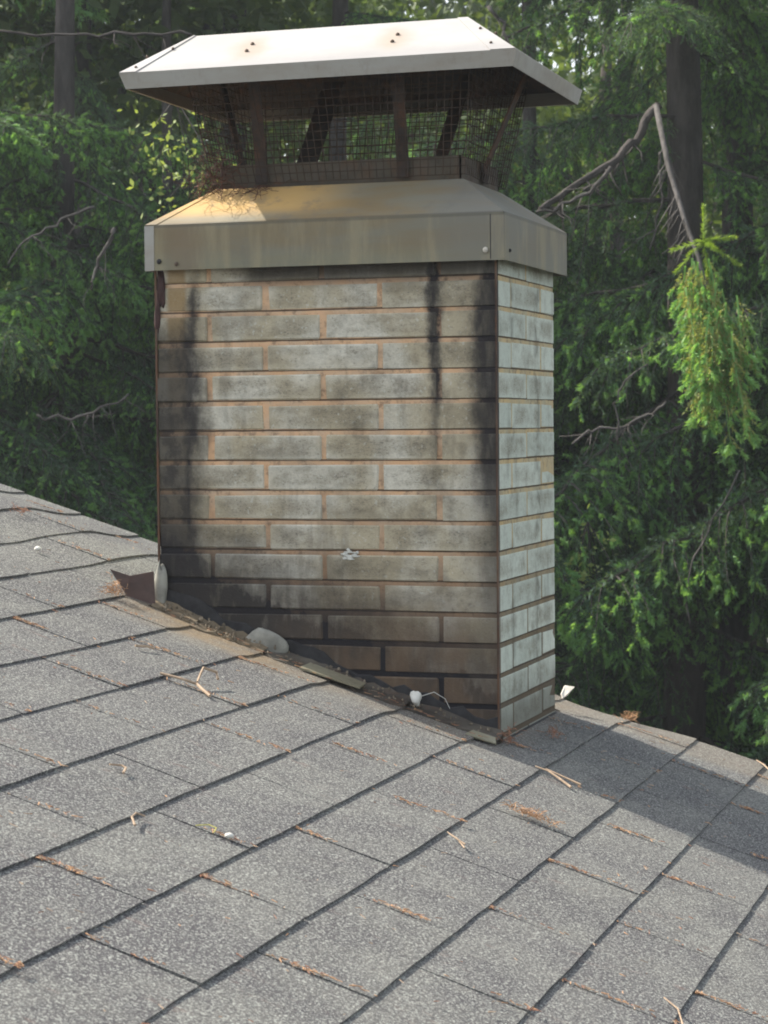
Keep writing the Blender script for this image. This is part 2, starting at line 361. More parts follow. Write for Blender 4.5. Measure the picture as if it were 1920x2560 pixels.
M_BEAD = metal_mat('corner_rust', (0.15, 0.09, 0.055), (0.04, 0.025, 0.02), 1.0, 0.8, st=(1, 1, 0.25), rust=0.6)
M_FLASH = metal_mat('flashing_dusty', (0.105, 0.092, 0.072), (0.05, 0.042, 0.035), 0.9, 0.75, rust=0.25)
M_FLTAN = metal_mat('flashing_silted', (0.20, 0.155, 0.10), (0.10, 0.08, 0.055), 0.8, 0.9)
M_FLBR = metal_mat('flashing_brown', (0.11, 0.07, 0.06), (0.045, 0.032, 0.03), 0.7, 0.7)
M_FLPALE = metal_mat('flashing_pale', (0.24, 0.225, 0.16), (0.13, 0.11, 0.07), 0.5, 0.45)
M_TAR = simple('tar_smear', (0.035, 0.034, 0.036), 0.75)
M_CEM = simple('cement_grey', (0.27, 0.265, 0.23), 0.9, 0.25, 1.5, bs=0.7)
M_WHITE = simple('white_caulk', (0.62, 0.61, 0.56), 0.6, 0.15)
M_NEST = simple('nest_rust', (0.10, 0.05, 0.035), 0.9, 0.5)
M_TWIG = simple('twig_tan', (0.38, 0.28, 0.195), 0.85, 0.25)
M_TWIGG = simple('twig_grey', (0.28, 0.22, 0.17), 0.85, 0.3)
M_STRAW = simple('straw_orange', (0.40, 0.235, 0.13), 0.9, 0.5, 5)
M_NEEDLED = simple('needle_dry', (0.27, 0.135, 0.085), 0.9, 0.45, 6)
M_WALL = simple('house_wall', (0.42, 0.38, 0.30), 0.85)
M_FASCIA = simple('fascia_board', (0.18, 0.13, 0.09), 0.8)
M_SPR = leaf_mat('spruce_needles', (0.080, 0.145, 0.100), (0.120, 0.195, 0.115), 0.4)
M_TIP = leaf_mat('spruce_new_tips', (0.19, 0.38, 0.16), (0.26, 0.44, 0.16), 0.45)
M_DEC = leaf_mat('broad_leaves', (0.070, 0.120, 0.045), (0.135, 0.185, 0.075), 0.4, 0.15)
M_SPRAY = leaf_mat('bright_spray', (0.28, 0.38, 0.12), (0.42, 0.50, 0.2), 0.4, 1.0)  # brightness of sunlit leaves is put into this colour
M_BARK = bark_mat('spruce_bark', (0.045, 0.040, 0.038), (0.085, 0.075, 0.070))
M_DEAD = bark_mat('dead_wood', (0.070, 0.064, 0.060), (0.125, 0.116, 0.11))
M_GROUND = simple('forest_floor', (0.045, 0.040, 0.025), 0.95, 0.4, 0.1)
# ------------------------------------------------------------------ roof surface (layout units)
EX = 2.506; TX0 = -3.104; TW = 6.002; TY0 = -23.856; RAKE = 11.4
_ph = [(rnd.uniform(0, 6), rnd.uniform(0, 6), rnd.uniform(0.12, 0.5), rnd.uniform(0.12, 0.5)) for _ in range(6)]
def warp(x, y):
    w_ = sum(0.011*math.sin(a+x*fx)*math.sin(b+y*fy) for a, b, fx, fy in _ph)
    w_ -= 0.28*sm(7.0, 11.0, y)*sm(-13.0, -16.0, x)
    w_ += 0.14*sm(0.5, 4.5, y)*sm(9.0, 6.0, y)*sm(-13.5, -16, x)
    w_ -= 0.22*sm(8.5, 11.4, y)*sm(-4, 0, x)*sm(4.5, 2, x)
    w_ -= 0.16*sm(-3.2, -0.9, y)*sm(2.5, 0.2, x)*sm(-13, -10, x)
    return w_
def rz(x, y): return ROOF_Z+ROOF_M*x+warp(x, y)
def cx(c):                       # butt line of course c, courses tighten up the slope
    return TX0+c*EX+(0.0 if c > 0 else 0.08*max(c, -6)*-1*0.38)
RN = Vector((-ROOF_M, 0, 1)).normalized()
HX0, HX1, HY0, HY1 = -12.15, 0.05, -0.78, 8.2
def tab_pieces(c, ya, yb):
    xb = cx(c); xa = cx(c-1)-0.35
    if xb < HX0 or xa > HX1 or yb < HY0 or ya > HY1: return [(xa, xb, ya, yb)]
    out = []
    if ya < HY0: out.append((xa, xb, ya, min(yb, HY0)))
    if yb > HY1: out.append((xa, xb, max(ya, HY1), yb))
    m0, m1 = max(ya, HY0), min(yb, HY1)
    if m1 > m0:
        if xa < HX0: out.append((xa, HX0, m0, m1))
        if xb > HX1: out.append((HX1, xb, m0, m1))
    return out
def add_tab(mb, c, ya, yb, nx=3, ny=6, R=rnd):
    lo, hi = cx(c-1), cx(c)
    lift = R.uniform(-0.012, 0.022); tl = R.uniform(-0.004, 0.004)
    lf = [R.uniform(-0.018, 0.018) for _ in range(ny+1)]
    full = (yb-ya)
    for (xa, xb, p, q) in tab_pieces(c, ya, yb):
        if q-p < 0.15 or xb-xa < 0.15: continue
        nyy = max(2, int(round(ny*(q-p)/max(full, 0.1))))
        G = []
        for i in range(nx+1):
            row = []
            for j in range(nyy+1):
                y = p+(q-p)*j/nyy; x = xa+(xb-xa)*i/nx
                k = (y-ya)/full*ny; k0 = min(ny-1, int(k)); wv = lf[k0]+(lf[k0+1]-lf[k0])*(k-k0)
                if i == nx and xb == hi: x += wv
                u = (x-lo)/(hi-lo)
                h = 0.03+0.052*max(u, -0.02)+(lift*u if u > 0 else 0)+tl*(j/nyy-0.5)*2*u
                if u < 0: h = 0.028+0.10*u
                if x > -13 and x < 0 and q > -0.8 and p < 0: h += 0.05*sm(-1.6, -0.78, y)
                row.append(Vector((x, y, rz(x, y)))+RN*h)
            G.append(row)
        th = 0.06
        b = len(mb.v); W = nyy+1
        for row in G: mb.v += [tuple(v) for v in row]
        b2 = len(mb.v)
        for row in G: mb.v += [tuple(v-RN*th) for v in row]
        for i in range(nx):
            for j in range(nyy):
                a = b+i*W+j; mb.f.append((a, a+W, a+W+1, a+1)); mb.m.append(0)
        def side(ids):
            for a, d in zip(ids[:-1], ids[1:]): mb.f.append((a, d, d-b+b2, a-b+b2)); mb.m.append(0)
        side([b+nx*W+j for j in range(W)]); side([b+j for j in range(W)][::-1])
        side([b+i*W for i in range(nx+1)]); side([b+i*W+W-1 for i in range(nx+1)][::-1])
house = tag(empty('house', (0, 0.5*S, -3.6)), 'house with a low grey asphalt shingle roof ending in front of the trees', 'house')
INV = Vector((0, -0.5*S, 3.6))
def hpart(o):
    o.location = o.location+INV; return o
rf = MB()
N = 14
def deckgrid(mb, x0, x1, y0, y1, off, nx, ny):
    b = len(mb.v)
    for i in range(nx+1):
        for j in range(ny+1):
            x = x0+(x1-x0)*i/nx; y = y0+(y1-y0)*j/ny; mb.v.append((x, y, rz(x, y)+off))
    for i in range(nx):
        for j in range(ny):
            a = b+i*(ny+1)+j; mb.f.append((a, a+ny+1, a+ny+2, a+1)); mb.m.append(0)
RX0, RX1, RY0 = -46.0, 34.0, -52.0
deckgrid(rf, RX0, RX1, RY0, RAKE-0.1, -0.01, 60, 50)
rf.plate([(RX0, RAKE-0.12, ROOF_Z+ROOF_M*RX0-0.75), (RX1, RAKE-0.12, ROOF_Z+ROOF_M*RX1-0.75), (RX1, RY0, ROOF_Z+ROOF_M*RX1-0.75), (RX0, RY0, ROOF_Z+ROOF_M*RX0-0.75)][::-1], 0.3, 0)
roof = hpart(rf.build('roof', [simple('roof_felt', (0.05, 0.049, 0.05), 0.95)], house))
key_list = []; far_tabs = MB()
for c in range(-16, 14):
    off = 0.5 if c % 2 else 0.0
    for t in range(-5, 7):
        ya = TY0+(t+off-1)*TW+0.035+rnd.uniform(-0.012, 0.012); yb = ya+TW-0.07+rnd.uniform(-0.012, 0.012)
        if ya > RAKE: continue
        last = yb > RAKE-0.8
        if last: yb = RAKE+rnd.uniform(-0.01, 0.015)
        if yb-ya < 0.8 and not last: continue
        x = cx(c)
        if x < -42: continue
        pcs = [q for q in tab_pieces(c, ya, yb) if q[3]-q[2] >= 0.15 and q[1]-q[0] >= 0.15]
        if not pcs: continue
        # in view (with a margin)?
        near = False
        for yy in (ya, (ya+yb)/2, yb):
            d = np.array([x-EX/2, yy, ROOF_Z+ROOF_M*(x-EX/2)])-CAM
            zz = d@CF; uu = 960+FOC*(d@CR)/zz; vv = 1280-FOC*(d@CU)/zz
            if zz > 5 and -350 < uu < 2270 and vv < 2900: near = True
        if near:
            tb = MB(); add_tab(tb, c, ya, yb); o = tb.build('shingle', M_SH, roof)
            if yb < RAKE-1 and not (HX0-1 < x < HX1 and yb > HY0): key_list.append((c, yb+0.05))
        else:
            add_tab(far_tabs, c, ya, yb, 1, 2)
o = far_tabs.build('shingle_field', M_SH, roof); o['kind'] = 'stuff'
# rake board and gable wall under the edge
fb = MB(); m = 40
for (ya, yb, zt, zb_) in ((RAKE-0.16, RAKE-0.02, -0.25, -3.6),):
    P = [(RX0, yb, ROOF_Z+ROOF_M*RX0+zt-0.35), (RX1, yb, ROOF_Z+ROOF_M*RX1+zt-0.35), (RX1, yb, ROOF_Z+ROOF_M*RX1+zb_), (RX0, yb, ROOF_Z+ROOF_M*RX0+zb_)]
    fb.plate(P, 0.35)
hpart(fb.build('rake_board', M_FASCIA, house))
wb = MB(); wl = RAKE-5
GZ = -4.6/S
wb.plate([(RX0, wl, GZ), (RX1, wl, GZ), (RX1, wl, ROOF_Z+ROOF_M*RX1-1.1), (RX0, wl, ROOF_Z+ROOF_M*RX0-1.1)][::-1], 2.0)
hpart(wb.build('gable_wall', M_WALL, house))
wb = MB(); wb.box(RX1-6, RX1-4, RY0, wl, GZ, ROOF_Z+ROOF_M*RX1-1.0); wb.box(RX0, RX0+2, RY0, wl, GZ, ROOF_Z+ROOF_M*RX0-1.2)
hpart(wb.build('side_wall', M_WALL, house))
# step flashing along the chimney foot
for c in range(-3, 2):
    xa, xb = max(cx(c-1)-0.25, -12.1), cx(c)+0.12
    if c == 1: xb = 0.1
    R = random.Random(c+40); mb = MB(); k = 11
    up = 0.10+0.05*R.random(); yo = -0.66-0.32*R.random()
    for i in range(k):
        a, b = xa+(xb-xa)*i/k, xa+(xb-xa)*(i+1)/k
        def P(x, y, h): 
            u = (x-xa)/(xb-xa); j_ = math.sin(x*37.1+y*91.7+c); return (x+0.03*math.sin(x*53+y*17)*(0 < u < 1), y+0.06*math.sin(x*29.3+c)*(y < -.1), rz(x, max(-3, y))+h+0.10*u+0.045*j_)
        mb.poly([P(a, yo+0.15*math.sin(a*2), 0.12), P(b, yo+0.15*math.sin(b*2), 0.12), P(b, -0.2, 0.08+up), P(a, -0.2, 0.08+up)])
        mb.poly([P(a, -0.2, 0.08+up), P(b, -0.2, 0.08+up), P(b, -0.03, 0.20+up), P(a, -0.03, 0.20+up)])
        mb.poly([P(a, -0.03, 0.20+up), P(b, -0.03, 0.20+up), P(b, -0.03, -0.4), P(a, -0.03, -0.4)])
        mb.poly([P(a, yo+0.15*math.sin(a*2), 0.12), P(a, yo+0.15*math.sin(a*2), -0.05), P(b, yo+0.15*math.sin(b*2), -0.05), P(b, yo+0.15*math.sin(b*2), 0.12)])
    hpart(mb.build('step_flashing', M_FLTAN if c < -1 else M_FLASH, house))
def onroof(x, y, h=0.16): return Vector((x, y, rz(x, y)))+RN*h
# lifted flashing tabs
mb = MB()
mb.plate([onroof(-6.6, -1.15, .22), onroof(-6.5, -0.45, .35), onroof(-4.55, -0.55, .40), onroof(-4.5, -1.25, .34)][::-1], 0.06)
o = hpart(mb.build('lifted_flashing', M_FLPALE, house)); o['label'] = 'pale lifted end of the flashing beside the chimney'
mb = MB()
mb.plate([onroof(-0.9, -1.25, .14), onroof(-0.8, -0.75, .26), onroof(-0.05, -0.8, .30), onroof(0.1, -1.15, .20)][::-1], 0.05)
o = hpart(mb.build('lifted_flashing', M_FLPALE, house)); o['label'] = 'bright bent flashing corner in front of the chimney corner'
mb = MB()
mb.plate([(-13.5, -0.75, -9.60), (-12.8, -0.65, -9.82), (-12.06, -0.35, -9.68), (-12.0, -0.35, -11.05), (-12.72, -0.6, -10.95), (-12.98, -0.7, -10.4)][::-1], 0.07)
o = hpart(mb.build('apron_flashing', M_FLBR, house)); o['label'] = 'brown bent flashing standing up at the uphill corner of the chimney'
mb = MB()
mb.plate([(0.02, 8.5, -14.55), (0.10, 8.4, -14.7), (0.18, 8.8, -14.65), (0.40, 9.0, -14.35), (0.05, 8.95, -14.3)], 0.05)
o = hpart(mb.build('back_flashing', simple('flashing_white', (0.7, 0.66, 0.58), 0.6), house)); o['label'] = 'bright upturned flashing corner behind the chimney'
# ------------------------------------------------------------------ chimney
chim = tag(empty('brick_chimney', (-6*S, 4*S, ROOF_Z*S)), 'square chimney of pale grey bricks with tan mortar and black soot streaks on its front', 'chimney')
CI = -Vector(chim.location)
L = 4.042; H = 0.0
def cpart(o, parent=chim): o.location = o.location+CI; return o
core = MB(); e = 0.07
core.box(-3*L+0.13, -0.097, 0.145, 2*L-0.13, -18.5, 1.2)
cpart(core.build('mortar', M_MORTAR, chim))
J = 0.17
def bvar(seed, ch=0.05, jit=0.022):
    mb = MB(); global rnd
    keep = rnd; rnd = random.Random(seed)
    mb.box(-(L-J)/2, (L-J)/2, -(L/2-J)/2, (L/2-J)/2, -(1-J)/2, (1-J)/2, 0, ch, jit); rnd = keep
    return mb.mesh('brick', M_BRICK)
BV = [bvar(i) for i in range(6)]
BVS = [bvar(20+i, 0.018, 0.004) for i in range(6)]
def put_brick(x, y, z, rot, jx=.02):
    o = link('brick', (BV if jx > .01 else BVS)[rnd.randrange(6)], chim)
    o.location = Vector(((x+rnd.uniform(-jx, jx))*S, (y+rnd.uniform(-.018, .018))*S, (z+rnd.uniform(-.015, .015))*S))+CI
    o.rotation_euler = (rnd.uniform(-.004, .004), rnd.uniform(-.003, .003), rot+(rnd.uniform(-.003, .003) if jx > .01 else 0))
q = L/4
for k in range(-1, 18):
    z = -k-0.5
    flip = rnd.choice((0, math.pi))
    if k % 2 == 0:
        for i in range(3):
            put_brick(-L*(i+0.5), q+0.02, z, flip, .02 if i else .002); put_brick(-L*(i+0.5), 2*L-q, z, 0)
        put_brick(-q, L, z, math.pi/2, .002); put_brick(-3*L+q, L, z, math.pi/2)
    else:
        for i in range(2):
            put_brick(-L*(i+1), q+0.02, z, flip); put_brick(-L*(i+1), 2*L-q, z, 0)
            put_brick(-q, L*(i+0.5), z, math.pi/2, .002); put_brick(-3*L+q, L*(i+0.5), z, math.pi/2)
mb = MB()      # rusted angle on the two front corners
mb.box(-0.11, -0.055, 0.055, 0.14, -15.6, 0.8); cpart(mb.build('corner_bead', M_BEAD, chim))
mb = MB(); mb.box(-3*L+0.05, -3*L+0.12, 0.055, 0.14, -11.3, 0.8); cpart(mb.build('corner_bead', M_BEAD, chim))
# tar smear and cement at the foot
mb = MB()
R = random.Random(5); pts = []
xs = [-12.1+i*0.4 for i in range(31)]
for i, x in enumerate(xs):
    hgt = 0.62+0.10*math.sin(x*1.7)+0.08*math.sin(x*0.9+2)+R.uniform(-0.13, 0.13)
    if x < -10.2: hgt += 0.2
    pts.append((x, rz(x, -1)+max(0.3, hgt)))
for (a, za), (b, zb2) in zip(pts[:-1], pts[1:]):
    mb.poly([(a, 0.05, rz(a, -1)-0.5), (b, 0.05, rz(b, -1)-0.5), (b, 0.05, zb2), (a, 0.05, za)])
    mb.poly([(a, 0.05, za), (b, 0.05, zb2), (b, 0.15, zb2+0.03), (a, 0.15, za+0.03)])
cpart(mb.build('tar_seal', M_TAR, chim))
mb = MB(); mb.blob((-8.2, -0.1, -12.15), (0.85, 0.22, 0.55), 3, rough=0.16, nu=20, nv=12)
o = cpart(mb.build('cement_patch', M_CEM, chim, True)); o['label'] = 'rounded grey cement patch at the chimney foot'
mb = MB(); mb.blob((-11.95, -0.06, -10.35), (0.26, 0.16, 0.85), 8, rough=0.3, nu=14, nv=12); mb.blob((-11.75, -0.1, -11.2), (0.4, 0.2, 0.28), 12, rough=0.4)
o = cpart(mb.build('cement_patch', M_CEM, chim, True)); o['label'] = 'crumbling cement wedge at the uphill corner'
mb = MB()
for i in range(120):
    x = rnd.uniform(-11.6, -8.9) if i < 30 else rnd.uniform(-11.6, -0.3); y_ = -0.3+rnd.uniform(-.5, .15); mb.blob((x, y_, rz(x, -1)+0.36+.3*(y_+.3)+rnd.uniform(-.04, .08)), [rnd.uniform(.015, .06) if i > 14 else rnd.uniform(.04, .09) for _ in range(3)], i, nu=6, nv=4, rough=0.6)
o = cpart(mb.build('mortar_crumb', simple('crumb', (0.2, 0.165, 0.12), 0.9, 0.5, 3), chim)); o['kind'] = 'stuff'
mb = MB(); R = random.Random(4)
for i in range(16):
    mb.blob((-5.35+R.gauss(0, .16)+.02*i, 0.085, -9.2+R.gauss(0, .05)+.015*i), (R.uniform(.03, .15), 0.018, R.uniform(.02, .07)), 21+i, rough=0.5, nu=8, nv=5)
o = cpart(mb.build('white_scuff', simple('scuff', (0.55, 0.55, 0.50), 0.9, 0.2, 6), chim, True)); o['label'] = 'small white splash stuck on the front bricks'
mb = MB(); mb.blob((-11.85, 0.08, 0.0), (0.16, 0.05, 0.6), 31, rough=0.5, nu=12, nv=8); mb.blob((-11.97, 0.08, -0.8), (0.10, 0.05, 0.7), 33, rough=0.5)
o = cpart(mb.build('spalled_mortar', simple('spalled_red', (0.055, 0.03, 0.028), 0.9), chim, True)); o['label'] = 'broken reddish mortar under the top left corner of the skirt'
# ------------------------------------------------------------------ chimney cap
cap = tag(empty('chimney_cap', (-6*S, 4*S, 0.5*S)), 'weathered metal chimney cap with white sunlit lid, rusty struts and wire screen', 'chimney cap')
KI = -Vector(cap.location)
def kpart(o): o.location = o.location+KI; return o
X0, X1, Y0, Y1 = -12.22, 0.33, -0.36, 8.42; ZB, ZT = 0.50, 2.02
mb = MB(); t = 0.06
def slab(mb, a, b, off): pass
# skirt walls (thin folded sheet, bottom hem slightly out)
for (p, q2) in (((X0, Y0), (X1, Y0)), ((X1, Y0), (X1, Y1)), ((X1, Y1), (X0, Y1)), ((X0, Y1), (X0, Y0))):
    n_ = 10
    for i in range(n_):
        a = (p[0]+(q2[0]-p[0])*i/n_, p[1]+(q2[1]-p[1])*i/n_); b = (p[0]+(q2[0]-p[0])*(i+1)/n_, p[1]+(q2[1]-p[1])*(i+1)/n_)
        mb.plate([(a[0], a[1], ZB), (b[0], b[1], ZB), (b[0], b[1], ZT), (a[0], a[1], ZT)], t)
kpart(mb.build('skirt', M_CROWN, cap))
I = 1.9; CZ = 3.35
mb = MB()
A = [(X0, Y0, ZT+.004), (X1, Y0, ZT+.004), (X1, Y1, ZT+.004), (X0, Y1, ZT+.004)]; B = [(X0+I, Y0+I, CZ), (X1-I, Y0+I, CZ), (X1-I, Y1-I, CZ), (X0+I, Y1-I, CZ)]
for i in range(4):
    j = (i+1) % 4; mb.plate([A[i], A[j], B[j], B[i]], 0.05)
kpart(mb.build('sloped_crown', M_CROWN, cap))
mb = MB()
for (xa, xb) in ((X0-0.01, X0+0.34), (X1-0.44, X1+0.01)):
    mb.plate([(xa, Y0-0.02, ZB-0.01), (xb, Y0-0.02, ZB-0.01), (xb, Y0-0.02, ZT-0.02), (xa, Y0-0.02, ZT-0.02)], 0.018)
    kpart(mb.build('corner_lap', M_LIP if xa < -5 else M_CROWN, cap)); mb = MB()
mb.plate([(X1-0.475, Y0-0.012, ZB+0.03), (X1-0.445, Y0-0.012, ZB+0.03), (X1-0.445, Y0-0.012, ZT-0.05), (X1-0.475, Y0-0.012, ZT-0.05)], 0.01)
kpart(mb.build('seam', M_TAR, cap)); mb = MB()
mb.plate([(X0, Y0-0.01, ZT+.02), (X0+0.42, Y0-0.01, ZT+.02), (X0+I+0.12, Y0+I, CZ+.03), (X0+I, Y0+I, CZ+.03)], 0.02)
kpart(mb.build('hip_lap', M_CROWN, cap))
# collar behind the screen
mb = MB(); a0, a1, b0, b1 = X0+I+.1, X1-I-.1, Y0+I+.1, Y1-I-.1
for (p, q2) in (((a0, b0), (a1, b0)), ((a1, b0), (a1, b1)), ((a1, b1), (a0, b1)), ((a0, b1), (a0, b0))):
    mb.plate([(p[0], p[1], CZ-0.1), (q2[0], q2[1], CZ-0.1), (q2[0], q2[1], 4.15), (p[0], p[1], 4.15)], 0.06)
kpart(mb.build('collar', M_COLLAR, cap))
mb = MB(); mb.box(a0+.1, a1-.1, b0+.1, b1-.1, 3.2, 3.5); kpart(mb.build('flue_top', M_TAR, cap))
# lid
LX0, LX1, LY0, LY1 = -12.95, 0.84, -0.70, 8.75; LZ = 7.13; TZ = 8.52; ix, iy = 2.05, 1.68
A = [(LX0, LY0, LZ), (LX1, LY0, LZ), (LX1, LY1, LZ), (LX0, LY1, LZ)]
B = [(LX0+ix, LY0+iy, TZ), (LX1-ix, LY0+iy, TZ), (LX1-ix, LY1-iy, TZ), (LX0+ix, LY1-iy, TZ)]
mb = MB()
for i in range(4):
    j = (i+1) % 4; mb.plate([A[i], A[j], B[j], B[i]], 0.03)
mb.plate([B[0], B[1], B[2], B[3]], 0.03)
kpart(mb.build('lid', M_LID, cap))
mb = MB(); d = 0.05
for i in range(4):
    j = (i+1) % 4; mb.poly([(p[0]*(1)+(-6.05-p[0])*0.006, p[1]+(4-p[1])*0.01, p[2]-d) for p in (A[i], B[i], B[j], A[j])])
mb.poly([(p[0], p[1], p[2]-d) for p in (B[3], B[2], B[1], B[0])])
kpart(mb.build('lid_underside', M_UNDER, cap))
lw = 0.20   # drip edge leaning in
Bt = [(LX0+lw, LY0+lw*.5, 6.60), (LX1-lw*.6, LY0+lw*.5, 6.60), (LX1-lw*.6, LY1-lw, 6.60), (LX0+lw, LY1-lw, 6.60)]
for i in range(4):
    j = (i+1) % 4; mb = MB(); n_ = 8
    for k in range(n_):
        def I2(P, Q, s_): return tuple(P[z]+(Q[z]-P[z])*s_ for z in range(3))
        mb.plate([I2(Bt[i], Bt[j], k/n_), I2(Bt[i], Bt[j], (k+1)/n_), I2(A[i], A[j], (k+1)/n_), I2(A[i], A[j], k/n_)], 0.05)
    kpart(mb.build('drip_edge', M_LIP, cap))
def lidpt(x, f_, h=0.0):      # on the front slope, f_ from edge 0 to top 1
    y = LY0+iy*f_; z = LZ+(TZ-LZ)*f_; nn = Vector((0, -(TZ-LZ), iy)).normalized(); return Vector((x, y, z))+nn*h
mb = MB(); mb.plate([lidpt(LX0+.02, 0.0, .03), lidpt(LX0+.62, 0.0, .03), lidpt(LX0+ix+.06, 1.0, .03), lidpt(LX0+ix, 1.0, .03)], 0.025)
kpart(mb.build('hip_lap', M_LID, cap))
mb = MB(); mb.plate([lidpt(LX1-.85, 0.0, .03), lidpt(LX1-.02, 0.0, .03), lidpt(LX1-ix, 1.0, .03), lidpt(LX1-ix-.35, 1.0, .03)], 0.025)
kpart(mb.build('hip_lap', M_LID, cap))
def rivet(p, mat, r=0.065, flat=0.6):
    mb = MB(); mb.blob((p[0], p[1], p[2]), (r, r*flat, r), 2, nu=8, nv=5, rough=0); kpart(mb.build('rivet', mat, cap, True))
for x, f_ in ((-8.52, 0.62), (-8.60, 0.42), (-3.42, 0.62), (-3.50, 0.42)): rivet(lidpt(x, f_, .01), M_RIVET, 0.075)
for x, f_ in ((LX0+0.55, 0.12), (LX0+0.75, 0.42), (LX0+1.55, 0.62), (LX1-0.9, 0.18), (LX1-0.85, 0.45), (LX1-1.45, 0.62)): rivet(lidpt(x, f_, .04), M_RIVET, 0.055)
rivet((X1-0.62, Y0-0.03, ZB+0.32), M_RIVL, 0.10); rivet((X0+0.52, Y0-0.03, ZB+0.30), M_TAR, 0.09); rivet((X0+1.15, Y0-0.03, ZB+0.2), M_RIVET, 0.07)
rivet((X1+0.02, Y0+0.6, ZB+0.33), M_TAR, 0.06)
# struts: flat straps from the crown to the lid
def strap(top, bot, wdt, axis):
    top = Vector(top); bot = Vector(bot); a = Vector((1, 0, 0)) if axis == 'x' else Vector((0, 1, 0))
    mb = MB(); th = 0.05; mid = bot+(top-bot)*0.06
    nrm = a.cross(top-bot).normalized()
    mb.plate([top-a*wdt/2, top+a*wdt/2, bot+a*wdt/2, bot-a*wdt/2], th)
    foot = bot+Vector((0, 0, -0.55)); mb.plate([bot-a*wdt/2, bot+a*wdt/2, foot+a*wdt/2, foot-a*wdt/2], th)
    kpart(mb.build('strut', M_STRUT, cap))
fy0, fy1 = 0.35, b0-0.1
for x in (-8.55, -3.5):
    strap((x, fy0, 7.75), (x-0.15, fy1, 4.0), 0.42, 'x'); strap((x+.35, 7.7, 7.75), (x-.35, 6.0, 4.0), 0.8 if x < -5 else 0.5, 'x')
strap((X0+0.95, 4.3, 7.45), (a0-0.1, 4.1, 4.0), 0.5, 'y'); strap((X1-0.35, 4.4, 7.4), (a1+0.12, 4.2, 4.0), 0.5, 'y')
# wire screen, flaring frustum outside the struts
mb = MB(); sp = 0.25; R = random.Random(3)
lo = [(a0-.2, b0-.2), (a1+.2, b0-.2), (a1+.2, b1+.2), (a0-.2, b1+.2)]
hi = [(X0+1.2, 0.1), (X1-1.2, 0.1), (X1-1.2, 8.0), (X0+1.2, 8.0)]
zl, zh = 3.5, 7.7
for i in range(4):
    j = (i+1) % 4
    ln = math.dist(lo[i], lo[j]); n_ = int(ln/sp)
    for k in range(n_+1):
        s_ = k/n_; p = (lo[i][0]+(lo[j][0]-lo[i][0])*s_, lo[i][1]+(lo[j][1]-lo[i][1])*s_, zl)
        q2 = (hi[i][0]+(hi[j][0]-hi[i][0])*s_, hi[i][1]+(hi[j][1]-hi[i][1])*s_, zh)
        mid = tuple((u+v)/2+R.uniform(-.03, .03) for u, v in zip(p, q2))
        mb.tube([p, mid, q2], 0.017, n=3, cap=False)
    nz = int((zh-zl)/sp)
    for k in range(nz+1):
        s_ = k/nz
        p = (lo[i][0]+(hi[i][0]-lo[i][0])*s_, lo[i][1]+(hi[i][1]-lo[i][1])*s_, zl+(zh-zl)*s_)
        q2 = (lo[j][0]+(hi[j][0]-lo[j][0])*s_, lo[j][1]+(hi[j][1]-lo[j][1])*s_, zl+(zh-zl)*s_)
        P = [tuple(u+(v-u)*g/6+(R.uniform(-.02, .02) if 0 < g < 6 else 0) for u, v in zip(p, q2)) for g in range(7)]
        mb.tube(P, 0.017, n=3, cap=False)
kpart(mb.build('wire_screen', M_WIRE, cap))
# old nest / twigs caught in the corner of the screen
mb = MB(); R = random.Random(11)
for i in range(110):
    p = Vector((-10.35+R.gauss(0, .34), 1.15+R.gauss(0, .25), 3.9+R.gauss(0, .42)))
    dv = Vector((R.gauss(0, 1), R.gauss(0, .6), R.gauss(0, 1))).normalized()*0.16; P = [p]
    for k in range(6):
        dv = (dv+Vector((R.gauss(0, .06), R.gauss(0, .05), R.gauss(0, .06)))).normalized()*0.16; P.append(P[-1]+dv)
    mb.tube(P, 0.013, 0.007, n=3)
for i in range(34):     # strands trailing down the crown slope
    x = -10.2+R.uniform(-.3, 2.0); p = Vector((x, 1.45, 3.40)); P = [p]; a = R.uniform(-1.3, 1.3); l = R.uniform(.3, .8)
    for k in range(8):
        a += R.uniform(-.55, .55); st = l/8; y = P[-1].y-math.cos(a)*st*1.4; x2 = P[-1].x+math.sin(a)*st*2
        P.append(Vector((x2, y, ZT+(y-Y0)/I*(CZ-ZT)+0.10+R.uniform(0, .10))))
    mb.tube(P, 0.014, 0.008, n=3)
nest = mb.build('twig_nest', M_NEST); tag(nest, 'tangle of dry rusty brown stems caught at the left front corner of the wire screen', 'nest')
# ------------------------------------------------------------------ debris on the roof
def roof_stick(name, pts, r0, r1, mat, label, cat, h=0.18, branches=()):
    r0 *= .7; r1 *= .7; mb = MB(); P = [onroof(x, y, h-.04+dz*.8) for x, y, dz in pts]; mb.tube(P, r0, r1, n=6)
    for b in branches: mb.tube([onroof(x, y, h+dz) for x, y, dz in b], r0*0.85, r1, n=5)
    o = mb.build(name, mat); tag(o, label, cat); return o
roof_stick('forked_twig', [(-8.1, -9.0, .05), (-7.5, -8.9, .12), (-7.05, -8.75, .1), (-6.75, -9.0, .06), (-6.4, -9.25, .02)], 0.06, 0.07, M_TWIG,
           'pale forked twig with a curled grey arm lying on the shingles', 'twig', branches=[[(-7.05, -8.75, .1), (-7.25, -8.1, .2), (-7.35, -7.7, .32), (-7.05, -7.35, .25), (-6.9, -7.5, .1)]])
roof_stick('twig', [(-4.97, -19.25, .02), (-4.75, -19.05, .06), (-4.60, -19.1, .06), (-4.50, -19.45, .02)], 0.035, 0.05, M_TWIG, 'small pale bent stick on the shingles near the left edge', 'stick')
roof_stick('twig', [(-2.70, -22.75, .02), (-2.95, -22.4, .07), (-3.02, -22.0, .06), (-2.85, -21.85, .02)], 0.045, 0.03, M_TWIG, 'short pale curved stick, the nearest to the lower left of the roof', 'stick')
